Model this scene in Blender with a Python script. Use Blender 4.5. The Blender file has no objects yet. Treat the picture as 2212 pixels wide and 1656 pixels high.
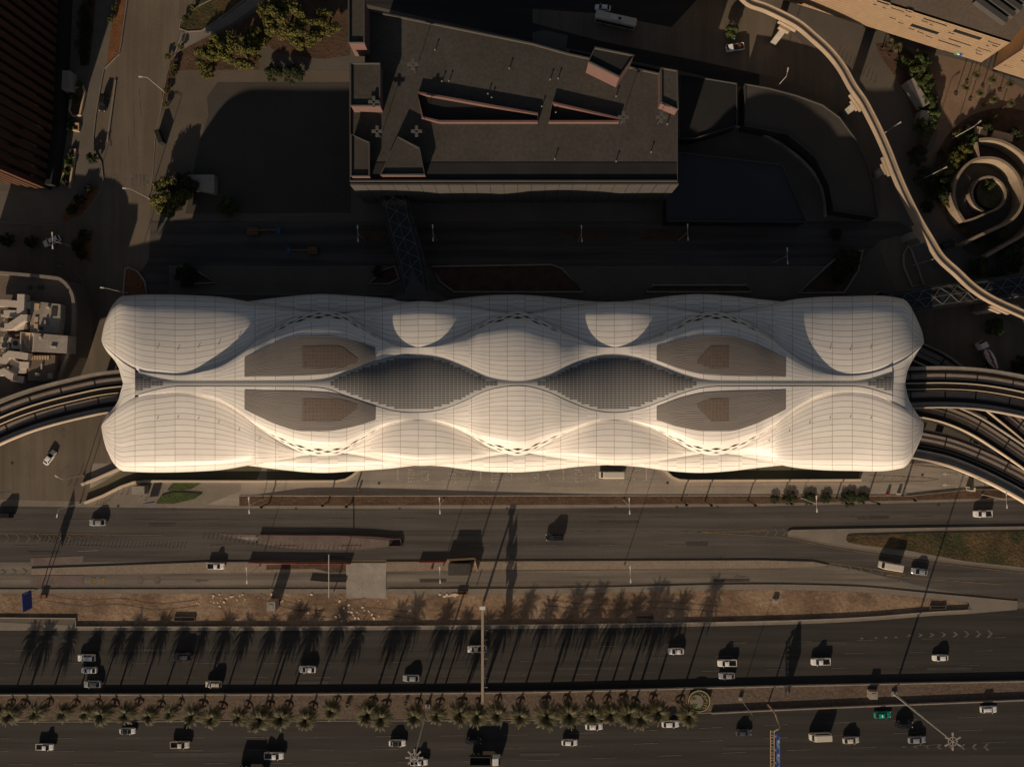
import bpy, bmesh, math, random
from mathutils import Vector, Matrix
from math import sin, cos, pi, radians, sqrt, atan2, hypot
random.seed(11)
S = bpy.context.scene
COL = S.collection
# ---------------- camera, sky, sun, exposure ----------------
H = 212.0            # drone height over the road, metres
F = 1574.6           # focal length in overview pixels (picture 2211 wide)
CX, CY = 1105.7, 828.0
cd = bpy.data.cameras.new('camera'); cam = bpy.data.objects.new('camera', cd); COL.objects.link(cam)
cam.location = (0, 0, H); cam.rotation_euler = (0, 0, 0)
cd.sensor_width = 36; cd.lens = 36 * F / 2211.4; cd.clip_start = 1; cd.clip_end = 5000
S.camera = cam
SUN_EL = radians(17.5); SX, SY = 0.305, 0.952       # horizontal direction the light travels
w = bpy.data.worlds.new("World"); S.world = w; w.use_nodes = True
nt = w.node_tree; bgn = nt.nodes['Background']
sky = nt.nodes.new('ShaderNodeTexSky'); sky.sky_type = 'NISHITA'; sky.sun_disc = False
sky.sun_elevation = SUN_EL; sky.sun_rotation = atan2(-SX, -SY); sky.air_density = 1.0; sky.dust_density = 2.0
hs = nt.nodes.new('ShaderNodeHueSaturation'); hs.inputs['Saturation'].default_value = .6; hs.inputs['Value'].default_value = .8
nt.links.new(sky.outputs[0], hs.inputs['Color']); nt.links.new(hs.outputs[0], bgn.inputs[0]); bgn.inputs[1].default_value = 0.05
sl = bpy.data.lights.new('sun', 'SUN'); so = bpy.data.objects.new('sun', sl); COL.objects.link(so)
sl.energy = 5.0; sl.angle = radians(0.5); sl.color = (1.0, 0.79, 0.565)
so.rotation_euler = Vector((SX * cos(SUN_EL), SY * cos(SUN_EL), -sin(SUN_EL))).to_track_quat('-Z', 'Y').to_euler()
so.location = (-60, -180, 90)
S.view_settings.view_transform = 'Standard'; S.view_settings.look = 'None'
S.view_settings.exposure = -0.12; S.view_settings.gamma = 1.0
S.render.engine = 'CYCLES'
try: S.cycles.use_denoising = True
except Exception: pass

# ---------------- measuring helpers ----------------
def P(x, y, z=0.0):
    k = (H - z) / F
    return Vector(((x - CX) * k, (CY - y) * k, z))
RO = [0, 480, 960, 1437]
def T(c, r, x, y):      # enlarged crop of the photograph -> overview pixel
    return ((c * 640 + x / 3.45) * .8637, (RO[r] + y / 3.45) * .8637)
def TP(c, r, x, y, z=0.0): return P(*T(c, r, x, y), z)
def TL(c, r, pts, z=0.0): return [TP(c, r, a, b, z) for a, b in pts]
def PL(pts, z=0.0): return [P(a, b, z) for a, b in pts]
def spline(pts):       # smooth cubic through measured points
    xs = [p[0] for p in pts]; ys = [p[1] for p in pts]; n = len(xs)
    d = [(ys[i+1]-ys[i])/(xs[i+1]-xs[i]) for i in range(n-1)]
    m = [d[0]]+[(d[i-1]*(xs[i+1]-xs[i])+d[i]*(xs[i]-xs[i-1]))/(xs[i+1]-xs[i-1]) for i in range(1, n-1)]+[d[-1]]
    return hermite(xs, ys, m)
def hermite(xs, ys, m):
    def f(x):
        if x <= xs[0]: return ys[0]
        if x >= xs[-1]: return ys[-1]
        i = 0
        while xs[i+1] < x: i += 1
        h = xs[i+1]-xs[i]; t = (x-xs[i])/h
        return (ys[i]*(1+2*t)*(1-t)**2 + m[i]*h*t*(1-t)**2 + ys[i+1]*t*t*(3-2*t) + m[i+1]*h*t*t*(t-1))
    return f
def pchip(pts):
    xs = [p[0] for p in pts]; ys = [p[1] for p in pts]; n = len(xs)
    d = [(ys[i+1]-ys[i])/(xs[i+1]-xs[i]) for i in range(n-1)]
    m = [0.0]*n; m[0] = d[0]; m[-1] = d[-1]
    for i in range(1, n-1):
        if d[i-1]*d[i] > 0:
            h0 = xs[i]-xs[i-1]; h1 = xs[i+1]-xs[i]; a = 2*h1+h0; b = h1+2*h0
            m[i] = (a+b)/(a/d[i-1]+b/d[i])
    def f(x):
        if x <= xs[0]: return ys[0]
        if x >= xs[-1]: return ys[-1]
        i = 0
        while xs[i+1] < x: i += 1
        h = xs[i+1]-xs[i]; t = (x-xs[i])/h
        return (ys[i]*(1+2*t)*(1-t)**2 + m[i]*h*t*(1-t)**2 + ys[i+1]*t*t*(3-2*t) + m[i+1]*h*t*t*(t-1))
    return f
def smooth(pts, n=6, closed=False):        # Catmull-Rom through points
    out = []; N = len(pts)
    rng = range(N if closed else N-1)
    for i in rng:
        if closed: p0, p1, p2, p3 = pts[(i-1) % N], pts[i], pts[(i+1) % N], pts[(i+2) % N]
        else: p0, p1, p2, p3 = pts[max(i-1, 0)], pts[i], pts[i+1], pts[min(i+2, N-1)]
        for k in range(n):
            t = k/n
            out.append(0.5*((2*p1)+(p2-p0)*t+(2*p0-5*p1+4*p2-p3)*t*t+(3*p1-p0-3*p2+p3)*t**3))
    if not closed: out.append(pts[-1].copy())
    return out

# ---------------- materials ----------------
MATS = {}
def mat(name, col, rough=.85, var=.15, sc=.12, fine=.12, fsc=2.2, streak=None, metal=0., bump=0., bsc=.8, sk=(.66, 1.32), joints=None, spec=.3, col2=None, c2sc=.05):
    m = bpy.data.materials.new(name); m.use_nodes = True; t = m.node_tree; N = t.nodes; L = t.links
    b = N['Principled BSDF']; b.inputs['Roughness'].default_value = rough; b.inputs['Metallic'].default_value = metal
    b.inputs['Specular IOR Level'].default_value = spec
    g = N.new('ShaderNodeNewGeometry'); src = g.outputs['Position']
    def noise(scale, detail=4, vec=src, sx=None):
        if sx:
            mp = N.new('ShaderNodeMapping'); mp.inputs['Scale'].default_value = sx; L.new(vec, mp.inputs['Vector']); vec = mp.outputs[0]
        n = N.new('ShaderNodeTexNoise'); n.inputs['Scale'].default_value = scale; n.inputs['Detail'].default_value = detail
        n.inputs['Roughness'].default_value = .6; L.new(vec, n.inputs['Vector']); return n.outputs['Fac']
    def rng(fac, a, bb, lo=.3, hi=.7):
        r = N.new('ShaderNodeMapRange'); r.inputs['From Min'].default_value = lo; r.inputs['From Max'].default_value = hi
        r.inputs['To Min'].default_value = a; r.inputs['To Max'].default_value = bb; L.new(fac, r.inputs['Value']); return r.outputs[0]
    def mul(a, bb):
        q = N.new('ShaderNodeMath'); q.operation = 'MULTIPLY'; L.new(a, q.inputs[0]); L.new(bb, q.inputs[1]); return q.outputs[0]
    f = rng(noise(sc), 1-var, 1+var)
    if fine: f = mul(f, rng(noise(fsc, 5), 1-fine, 1+fine))
    if streak: f = mul(f, rng(noise(.55, 3, src, streak), sk[0], sk[1], .34, .66))
    if joints:
        br = N.new('ShaderNodeTexBrick'); br.offset = joints[3] if len(joints) > 3 else 0.0
        br.inputs['Color1'].default_value = (1, 1, 1, 1); br.inputs['Color2'].default_value = (.93, .93, .93, 1)
        br.inputs['Mortar'].default_value = (joints[2],)*3 + (1,); br.inputs['Scale'].default_value = 1
        br.inputs['Mortar Size'].default_value = joints[4] if len(joints) > 4 else .05; br.inputs['Brick Width'].default_value = joints[0]; br.inputs['Row Height'].default_value = joints[1]
        L.new(src, br.inputs['Vector']); f = mul(f, br.outputs['Color'])
    c = N.new('ShaderNodeRGB'); c.outputs[0].default_value = (*col, 1); base = c.outputs[0]
    if col2:
        mx = N.new('ShaderNodeMixRGB'); mx.inputs[1].default_value = (*col, 1); mx.inputs[2].default_value = (*col2, 1)
        L.new(rng(noise(c2sc, 6), 0, 1, .42, .6), mx.inputs[0]); base = mx.outputs[0]
    vm = N.new('ShaderNodeVectorMath'); vm.operation = 'SCALE'; L.new(base, vm.inputs[0]); L.new(f, vm.inputs['Scale'])
    L.new(vm.outputs[0], b.inputs['Base Color'])
    if bump:
        bn = N.new('ShaderNodeBump'); bn.inputs['Strength'].default_value = 1; bn.inputs['Distance'].default_value = bump
        L.new(noise(bsc, 6), bn.inputs['Height']); L.new(bn.outputs[0], b.inputs['Normal'])
    MATS[name] = m; return m
def plain(name, col, rough=.5, metal=0., emit=None, spec=.5, alpha=1):
    m = bpy.data.materials.new(name); m.use_nodes = True; b = m.node_tree.nodes['Principled BSDF']
    b.inputs['Base Color'].default_value = (*col, 1); b.inputs['Roughness'].default_value = rough; b.inputs['Metallic'].default_value = metal
    b.inputs['Specular IOR Level'].default_value = spec
    MATS[name] = m; return m
def uvlines(name, col, line, wu, wv, rough=.5, var=.05, metal=0., spec=.4):   # panels with joints from the UV map (one unit = one panel)
    m = bpy.data.materials.new(name); m.use_nodes = True; t = m.node_tree; N = t.nodes; L = t.links
    b = N['Principled BSDF']; b.inputs['Roughness'].default_value = rough; b.inputs['Metallic'].default_value = metal; b.inputs['Specular IOR Level'].default_value = spec
    uv = N.new('ShaderNodeUVMap'); uv.uv_map = 'uv'; sp = N.new('ShaderNodeSeparateXYZ'); L.new(uv.outputs[0], sp.inputs[0])
    def mth(op, a, bb=None, cc=None):
        q = N.new('ShaderNodeMath'); q.operation = op
        for i, v in enumerate((a, bb, cc)):
            if v is None: continue
            if isinstance(v, (int, float)): q.inputs[i].default_value = v
            else: L.new(v, q.inputs[i])
        return q.outputs[0]
    def edge(o, wd):
        fr = mth('FRACT', o); d = mth('ABSOLUTE', mth('SUBTRACT', fr, .5)); return mth('GREATER_THAN', d, .5-wd)
    ln = mth('MAXIMUM', edge(sp.outputs[0], wu), edge(sp.outputs[1], wv)) if wu else edge(sp.outputs[1], wv)
    cmb = N.new('ShaderNodeCombineXYZ'); L.new(mth('FLOOR', sp.outputs[0]), cmb.inputs[0]); L.new(mth('FLOOR', sp.outputs[1]), cmb.inputs[1])
    wn = N.new('ShaderNodeTexWhiteNoise'); wn.noise_dimensions = '2D'; L.new(cmb.outputs[0], wn.inputs['Vector'])
    g = N.new('ShaderNodeNewGeometry'); ns = N.new('ShaderNodeTexNoise'); ns.inputs['Scale'].default_value = .35; ns.inputs['Detail'].default_value = 5; L.new(g.outputs['Position'], ns.inputs['Vector'])
    k = mth('MULTIPLY', mth('MULTIPLY_ADD', wn.outputs['Value'], var*2, 1-var), mth('MULTIPLY_ADD', ns.outputs['Fac'], .16, .92))
    vm = N.new('ShaderNodeVectorMath'); vm.operation = 'SCALE'; vm.inputs[0].default_value = col; L.new(k, vm.inputs['Scale'])
    mx = N.new('ShaderNodeMixRGB'); L.new(ln, mx.inputs[0]); L.new(vm.outputs[0], mx.inputs[1]); mx.inputs[2].default_value = (*line, 1)
    L.new(mx.outputs[0], b.inputs['Base Color']); MATS[name] = m; return m

mat('concrete_warm', (.115, .097, .08), var=.16, sc=.06, joints=(6, 4, .86))
mat('street', (.135, .108, .082), var=.16, sc=.05, streak=(.6, .03, 1), sk=(.86, 1.16))
mat('service_road', (.29, .25, .21), var=.14, sc=.07, sk=(.86, 1.14), streak=(.05, 1, 1), joints=(5.2, 5.2, .85, 0, .04))
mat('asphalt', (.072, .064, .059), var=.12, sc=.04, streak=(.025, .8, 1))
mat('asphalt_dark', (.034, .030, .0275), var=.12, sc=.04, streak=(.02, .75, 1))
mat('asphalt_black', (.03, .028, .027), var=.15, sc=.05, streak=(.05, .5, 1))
mat('lane_grey', (.15, .128, .108), var=.12, sc=.05, streak=(.03, .9, 1))
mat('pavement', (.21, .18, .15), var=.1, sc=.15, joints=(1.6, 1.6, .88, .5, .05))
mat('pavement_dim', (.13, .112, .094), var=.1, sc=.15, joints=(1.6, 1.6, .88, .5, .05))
mat('patch_dark', (.048, .043, .04), var=.15, sc=.3)
mat('tile_tan', (.25, .195, .15), var=.08, sc=.3, joints=(.9, .9, .8, .5, .05), fine=.2)
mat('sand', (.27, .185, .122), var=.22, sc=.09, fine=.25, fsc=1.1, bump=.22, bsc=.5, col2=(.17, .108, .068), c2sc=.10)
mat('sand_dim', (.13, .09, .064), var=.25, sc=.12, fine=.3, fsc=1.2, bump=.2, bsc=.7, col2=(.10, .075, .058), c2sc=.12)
mat('soil', (.085, .05, .032), var=.3, sc=.3, fine=.3, bump=.2, bsc=1.2)
mat('soil_light', (.15, .10, .068), var=.3, sc=.6, fine=.3)
mat('soil_orange', (.16, .07, .03), var=.3, sc=.3, fine=.3, bump=.15, bsc=1.5)
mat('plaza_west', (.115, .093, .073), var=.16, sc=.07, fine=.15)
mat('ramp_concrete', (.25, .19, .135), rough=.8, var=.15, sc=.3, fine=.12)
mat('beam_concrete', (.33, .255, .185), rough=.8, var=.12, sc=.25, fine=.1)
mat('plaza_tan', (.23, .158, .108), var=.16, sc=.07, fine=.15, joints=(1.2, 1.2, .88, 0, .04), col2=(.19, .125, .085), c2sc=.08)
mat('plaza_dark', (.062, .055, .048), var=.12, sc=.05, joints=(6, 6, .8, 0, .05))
mat('grass', (.05, .07, .018), var=.35, sc=.3, fine=.4, fsc=3, bump=.25, bsc=2.5)
mat('dry_grass', (.085, .055, .024), var=.4, sc=.12, fine=.4, fsc=1.8, bump=.3, bsc=1.4, col2=(.036, .038, .014), c2sc=.14)
mat('olive_floor', (.13, .115, .07), var=.1, sc=.1)
mat('cream_wall', (.62, .50, .38), rough=.7, var=.05, sc=.3, fine=.04)
mat('grey_concrete', (.30, .265, .23), var=.16, sc=.25, fine=.16, joints=(3.1, 3.1, .86, 0, .04))
mat('track_slab', (.25, .20, .165), var=.14, sc=.25, fine=.2)
mat('track_dark', (.035, .034, .036), var=.2, sc=.3, fine=.2)
mat('roof_grey', (.06, .054, .048), rough=.95, var=.2, sc=.06, fine=.2, fsc=1.1, joints=(9, 3.2, .9, .5, .06))
mat('roof_black', (.02, .019, .02), rough=.9, var=.2, sc=.1)
mat('roof_blue', (.035, .038, .046), rough=.9, var=.1, sc=.08)
mat('roof_brown', (.15, .115, .09), rough=.9, var=.12, sc=.1, fine=.2)
mat('pink_wall', (.14, .08, .072), rough=.8, var=.05, sc=.4)
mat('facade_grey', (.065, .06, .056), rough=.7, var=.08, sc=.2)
mat('stone_cream', (.47, .335, .215), rough=.8, var=.07, sc=.5, fine=.06)
mat('terracotta', (.082, .036, .022), rough=.8, var=.2, sc=.1)
mat('duct', (.50, .43, .37), rough=.5, var=.06, sc=.5, metal=.0)
mat('paint_white', (.26, .235, .21), var=.3, sc=.6, fine=.3)
mat('paint_pale', (.46, .40, .335), var=.3, sc=.5, fine=.3)
mat('paint_worn', (.115, .10, .088), var=.35, sc=.5, fine=.35, fsc=1.5)
mat('paint_yellow', (.21, .14, .062), var=.3, sc=.5, fine=.3)
mat('paint_red', (.15, .112, .10), var=.2, sc=.3, fine=.25)
mat('pole_metal', (.52, .49, .46), rough=.45, var=.04, metal=.2)
mat('pole_pale', (.66, .62, .57), rough=.5, var=.04)
mat('bark', (.075, .052, .036), var=.3, sc=1, fine=.3)
mat('leaf_palm', (.082, .074, .032), rough=.7, var=.35, sc=.5, fine=.3)
mat('leaf_olive', (.08, .076, .016), rough=.8, var=.45, sc=.5, fine=.4)
mat('leaf_dark', (.026, .034, .012), rough=.8, var=.45, sc=.5, fine=.4)
mat('leaf_green', (.045, .062, .016), rough=.8, var=.4, sc=.5, fine=.4)
plain('glass_dark', (.015, .017, .02), rough=.12, spec=.5)
plain('glass_car', (.012, .014, .018), rough=.08, spec=.6)
plain('rubber', (.015, .015, .015), rough=.9)
plain('black', (.01, .01, .01), rough=.9)
plain('steel_grey', (.11, .105, .10), rough=.5, metal=.2); plain('steel_dark', (.05, .045, .04), rough=.6, metal=.3)
plain('lattice_steel', (.10, .095, .09), rough=.5)
plain('car_white', (.78, .76, .74), rough=.3, spec=.5); plain('car_silver', (.42, .43, .44), rough=.3, metal=.4)
plain('car_black', (.015, .015, .018), rough=.25); plain('car_grey', (.10, .10, .11), rough=.3, metal=.3)
plain('car_cream', (.58, .53, .45), rough=.4); plain('car_teal', (.0, .30, .21), rough=.35)
plain('orange', (.17, .085, .035), rough=.6); plain('red', (.28, .05, .035), rough=.6); plain('red_lamp', (.35, .02, .02), rough=.3)
plain('blue_sign', (.012, .05, .28), rough=.5); plain('blue_paint', (.03, .12, .3), rough=.6)
plain('sign_white', (.62, .62, .62), rough=.6); plain('sign_green', (.12, .35, .2), rough=.6); plain('sign_grey', (.33, .33, .33), rough=.6)
plain('mast_head', (.34, .31, .27), rough=.5); plain('lamp_lens', (.8, .8, .78), rough=.2)
uvlines('shell_panel', (.81, .765, .72), (.20, .16, .13), .009, .034, rough=.42, var=.05)
uvlines('shell_plain', (.82, .775, .73), (.82, .775, .73), 0, .0, rough=.4, var=.02)
uvlines('louvre', (.29, .265, .245), (.12, .10, .09), .0, .26, rough=.6, var=.10)
uvlines('grille', (.11, .08, .065), (.20, .155, .125), .05, .20, rough=.6, var=.2)
uvlines('skylight_dark', (.085, .086, .092), (.31, .29, .265), .05, .10, rough=.25, var=.18)
uvlines('skylight_louvre', (.28, .285, .295), (.38, .37, .355), .05, .2, rough=.35, var=.10)

# ---------------- mesh builder ----------------
class MB:
    def __init__(s): s.v = []; s.f = []; s.m = []; s.uv = None
    def add(s, vs, fs, mi=0):
        o = len(s.v); s.v += [tuple(v) for v in vs]; s.f += [tuple(i+o for i in f) for f in fs]; s.m += [mi]*len(fs); return s
    def box(s, x0, y0, z0, x1, y1, z1, mi=0):
        return s.add([(x0,y0,z0),(x1,y0,z0),(x1,y1,z0),(x0,y1,z0),(x0,y0,z1),(x1,y0,z1),(x1,y1,z1),(x0,y1,z1)],
                     [(3,2,1,0),(4,5,6,7),(0,1,5,4),(1,2,6,5),(2,3,7,6),(3,0,4,7)], mi)
    def obox(s, c, L, W, z0, z1, a=0, mi=0, taper=1.0):
        vs = []
        for z, k in ((z0, 1), (z1, taper)):
            for sx, sy in ((-1,-1),(1,-1),(1,1),(-1,1)):
                x, y = sx*L/2*k, sy*W/2*k
                vs.append((c[0]+x*cos(a)-y*sin(a), c[1]+x*sin(a)+y*cos(a), z))
        return s.add(vs, [(3,2,1,0),(4,5,6,7),(0,1,5,4),(1,2,6,5),(2,3,7,6),(3,0,4,7)], mi)
    def prism(s, poly, z0, z1, mi=0, side=None, top=True):
        a = sum(poly[i][0]*poly[(i+1) % len(poly)][1]-poly[(i+1) % len(poly)][0]*poly[i][1] for i in range(len(poly)))
        if a < 0: poly = poly[::-1]
        n = len(poly); vs = [(p[0], p[1], z0) for p in poly]+[(p[0], p[1], z1) for p in poly]
        o = len(s.v); s.v += vs
        if top: s.f.append(tuple(o+n+i for i in range(n))); s.m.append(mi)
        for i in range(n):
            j = (i+1) % n; s.f.append((o+i, o+j, o+n+j, o+n+i)); s.m.append(mi if side is None else side)
        return s
    def flat(s, poly, z, mi=0):
        a = sum(poly[i][0]*poly[(i+1) % len(poly)][1]-poly[(i+1) % len(poly)][0]*poly[i][1] for i in range(len(poly)))
        if a < 0: poly = poly[::-1]
        return s.add([(p[0], p[1], z) for p in poly], [tuple(range(len(poly)))], mi)
    def tube(s, p0, p1, r0, r1=None, n=8, mi=0, cap=True):
        p0 = Vector(p0); p1 = Vector(p1); r1 = r0 if r1 is None else r1
        d = (p1-p0).normalized(); a = d.orthogonal().normalized(); b = d.cross(a)
        vs = [p0+(a*cos(2*pi*i/n)+b*sin(2*pi*i/n))*r0 for i in range(n)]+[p1+(a*cos(2*pi*i/n)+b*sin(2*pi*i/n))*r1 for i in range(n)]
        fs = [(i, (i+1) % n, n+(i+1) % n, n+i) for i in range(n)]
        if cap: fs += [tuple(range(n))[::-1], tuple(range(n, 2*n))]
        return s.add(vs, fs, mi)
    def beam(s, p0, p1, w, h, mi=0):
        p0 = Vector(p0); p1 = Vector(p1); d = (p1-p0).normalized(); up = Vector((0,0,1))
        a = d.cross(up); a = a.normalized() if a.length > 1e-4 else Vector((1,0,0)); b = a.cross(d)
        vs = []
        for p in (p0, p1):
            for i, j in ((-1,-1),(1,-1),(1,1),(-1,1)): vs.append(p+a*i*w/2+b*j*h/2)
        return s.add(vs, [(0,1,2,3),(7,6,5,4),(0,4,5,1),(1,5,6,2),(2,6,7,3),(3,7,4,0)], mi)
    def wall(s, path, th, z0, z1, mi=0, off=0., closed=False):   # swept box; z0/z1 number or list
        n = len(path); vs = []
        for i, p in enumerate(path):
            a = path[(i-1) % n] if (closed or i > 0) else p; b = path[(i+1) % n] if (closed or i < n-1) else p
            d = Vector((b[0]-a[0], b[1]-a[1], 0)); d = d.normalized() if d.length > 1e-6 else Vector((1,0,0)); q = Vector((-d.y, d.x, 0))
            za = z0[i] if isinstance(z0, list) else z0; zb = z1[i] if isinstance(z1, list) else z1
            for e, z in ((off-th/2, za), (off+th/2, za), (off+th/2, zb), (off-th/2, zb)):
                vs.append((p[0]+q.x*e, p[1]+q.y*e, z))
        fs = []
        for i in range(n if closed else n-1):
            j = (i+1) % n
            for k in range(4): fs.append((4*i+k, 4*j+k, 4*j+(k+1) % 4, 4*i+(k+1) % 4))
        if not closed: fs += [(0,1,2,3), (4*n-1,4*n-2,4*n-3,4*n-4)]
        return s.add(vs, fs, mi)
    def ribbon(s, path, wd, z, mi=0, off=0.):
        n = len(path); vs = []
        for i, p in enumerate(path):
            a = path[max(i-1, 0)]; b = path[min(i+1, n-1)]
            d = Vector((b[0]-a[0], b[1]-a[1], 0)).normalized(); q = Vector((-d.y, d.x, 0))
            for e in (off-wd/2, off+wd/2): vs.append((p[0]+q.x*e, p[1]+q.y*e, z))
        return s.add(vs, [(2*i+1, 2*i, 2*i+2, 2*i+3) for i in range(n-1)], mi)
    def build(s, name, mats, parent=None, smooth_=False, local=False):
        me = bpy.data.meshes.new(name)
        o = Vector((0,0,0))
        if parent is not None and not local:
            o = parent.location.copy(); q = parent
            while q.parent is not None: q = q.parent; o = o+q.location
        me.from_pydata([(v[0]-o.x, v[1]-o.y, v[2]-o.z) for v in s.v], [], s.f); 
        ms = mats if isinstance(mats, (list, tuple)) else [mats]
        for m in ms: me.materials.append(MATS[m] if isinstance(m, str) else m)
        if len(ms) > 1: me.polygons.foreach_set('material_index', s.m)
        if smooth_: me.polygons.foreach_set('use_smooth', [True]*len(me.polygons))
        if s.uv:
            l = me.uv_layers.new(name='uv'); l.data.foreach_set('uv', [c for uv in s.uv for c in uv])
        me.update()
        ob = bpy.data.objects.new(name, me); COL.objects.link(ob)
        if parent is not None: ob.parent = parent
        return ob
def tag(o, label=None, cat=None, group=None, kind=None):
    if label: o['label'] = label
    if cat: o['category'] = cat
    if group: o['group'] = group
    if kind: o['kind'] = kind
    return o
def thing(name, label, cat, loc=(0,0,0), group=None, rz=0):
    o = bpy.data.objects.new(name, None); COL.objects.link(o); o.location = loc; o.rotation_euler = (0, 0, rz); o.empty_display_size = .5
    return tag(o, label, cat, group)
def copy_tree(o, parent=None):
    c = o.copy(); COL.objects.link(c); c.parent = parent
    for ch in list(o.children): copy_tree(ch, c)
    return c
def struct(name, mb, m): return tag(mb.build(name, m), kind='structure')
def grid(name, fn, ss, ts, mats, parent, uvfn=None, matfn=None, smooth_=True):
    b = MB(); b.uv = []
    ns, nn = len(ss), len(ts)
    b.v = [tuple(fn(s, t)) for s in ss for t in ts]
    for i in range(ns-1):
        for j in range(nn-1):
            b.f.append((i*nn+j, i*nn+j+1, (i+1)*nn+j+1, (i+1)*nn+j)); b.m.append(matfn(i, j) if matfn else 0)
            sc = ((ss[i], ts[j]), (ss[i], ts[j+1]), (ss[i+1], ts[j+1]), (ss[i+1], ts[j]))
            sm = ((ss[i]+ss[i+1])/2)
            b.uv += [uvfn(s, t, sm) if uvfn else (s, t) for s, t in sc]
    return b.build(name, mats, parent, smooth_)
def lin(a, b, n): return [a+(b-a)*i/n for i in range(n+1)]
# =================== STATION ===================
vB = spline([(221,86),(250,58),(292,30),(350,20.5),(400,19),(440,27),(475,38),(515,62),(553,90.5),(615,131),(660,151),(698,156),(743,149),(790,118),(828,93),(878,79),(903,78),(953,84),(1003,105.5),(1053,136),(1090,150),(1115,155),(1140,151),(1166,138),(1206,116.7),(1246,96.7),(1281,83),(1325,78),(1346,79),(1406,95.5),(1456,123),(1491,143),(1531,154),(1564,152),(1606,135.5),(1658,103),(1708,63),(1758,33),(1808,19),(1843,18),(1884,23),(1927,38),(1959,55),(1991,81)])
vI = spline([(292,26),(345,12),(376,7),(400,6.2),(430,6.3),(520,6.6),(600,7),(640,7.1),(665,7.6),(708,12.8),(753,30),(803,46.6),(853,60),(900,63),(953,56.7),(1003,38),(1053,15.3),(1090,7.5),(1140,7),(1181,17.8),(1231,40.3),(1281,57.9),(1329,63),(1381,55.4),(1431,37.9),(1481,19),(1520,9.5),(1545,7),(1570,6.6),(1620,6.3),(1720,6.2),(1800,6.2),(1862,8),(1927,26)])
bul = pchip([(292,0),(400,.05),(480,.38),(553,.72),(610,.92),(685,1),(770,.8),(850,.2),(903,0),(960,.2),(1040,.8),(1115,1),(1190,.8),(1270,.2),(1329,0),(1385,.2),(1460,.8),(1545,1),(1640,.86),(1700,.6),(1745,.36),(1820,.05),(1927,0)])
band = pchip([(292,0),(520,0),(560,.12),(620,.7),(685,1),(750,.8),(810,.25),(850,0),(985,0),(1030,.35),(1070,.8),(1115,1),(1160,.8),(1205,.4),(1250,0),(1405,0),(1440,.35),(1490,.8),(1545,1),(1600,.75),(1650,.3),(1700,0),(1927,0)])
E2 = spline([(265,189.4),(300,191.5),(375,192),(430,190),(475,187),(553,174),(600,166),(663,155),(700,150),(743,151),(800,160),(850,171),(903,178),(953,175),(1003,168),(1053,158),(1105,151),(1130,150),(1180,157),(1230,165),(1280,173),(1328,177),(1380,174),(1430,166),(1481,157),(1531,150),(1588,154),(1658,169),(1708,180.5),(1758,186),(1833,188.6),(1928,187),(1953,182)])
E3 = spline([(470,168),(540,178),(608,186.5),(695,193),(766,189.5),(841,184),(903,177.5),(953,179),(1000,185),(1054,190.5),(1118,192),(1178,188),(1261,179),(1328,176.5),(1381,180.5),(1456,190),(1506,193),(1569,190),(1640,182),(1740,172)])
vshell = lambda x: vB(x)-21*band(x)                 # edge of the top shell
zin = lambda x: 24.2+5.2*bul(x)
zbo = lambda x: 24.15-6.6*((vB(x)-80)/70)**1.4 if vB(x) > 80 else 24.15   # foot of the lattice band
lift = pchip([(292,0),(345,0),(400,.15),(450,.9),(500,1.7),(553,2.4),(780,2.2),(830,.95),(870,.22),(903,0),(935,.22),(975,.95),(1030,2.2),(1200,2.2),(1255,.95),(1295,.22),(1329,0),(1365,.22),(1405,.95),(1460,2.2),(1650,2.4),(1700,1.9),(1750,1.0),(1800,.25),(1850,0),(1927,0)])
def zout(x):
    b = min(1, band(x)*2.5)
    return (1-b)*min(zin(x)-.05, zbo(x)+.06+lift(x)) + b*(24.2+2.0*bul(x))
def zi2(x):
    v = vB(x); z = 24.12 if v < 80 else 24.12-7.2*((v-80)/70.)**1.5
    return z
def arch(r): return .58*r*r+.42*(1-sqrt(max(0, 1-r**14)))
def ztop(x, v):
    a, b = vI(x), vshell(x); r = min(1, max(0, (v-a)/max(1e-3, b-a)))
    return zin(x)+(zout(x)-zin(x))*arch(r)
st = thing('metro_station', 'long white metro station of rippling panelled shells in the centre of the scene', 'station', (0,0,0))
UP = 38.5
def up(x): return (x-291.6)/43.2 if x < 560 else ((1927-x)/43.2 if x > 1650 else (x-903)/UP)
def clamp01(t): return min(1, max(0, t))
def shell_uv(inner, outer, sp=11.8):
    def f(x, t, xm):
        k = math.floor(up(xm)); 
        wd = outer(xm)-inner(xm)
        if isinstance(sp, tuple):
            wm, n0 = (172, 14) if (xm < 700 or xm > 1520) else (100, 8)
            n = n0 if wd > wm*.5 else (n0/2 if wd > wm*.24 else (n0/4 if wd > wm*.1 else 1))
        else: n = 12 if wd > 74 else (6 if wd > 34 else (3 if wd > 20 else 1))
        return (up(x), t*n)
    return f
colx = sorted(set([round(291.6+43.2*i/6, 3) for i in range(0, 38)]+[round(903+UP*i/6, 3) for i in range(-53, 117)]+[round(1927-43.2*i/6, 3) for i in range(0, 40)]))
colx = [x for x in colx if 292 <= x <= 1927]
cx2 = [colx[0]]
for x in colx[1:]:
    if x-cx2[-1] > 2.0: cx2.append(x)
colx = cx2
TT = [0,.06,.12,.2,.3,.4,.5,.6,.7,.78,.85,.9,.94,.97,.99,1]
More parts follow.
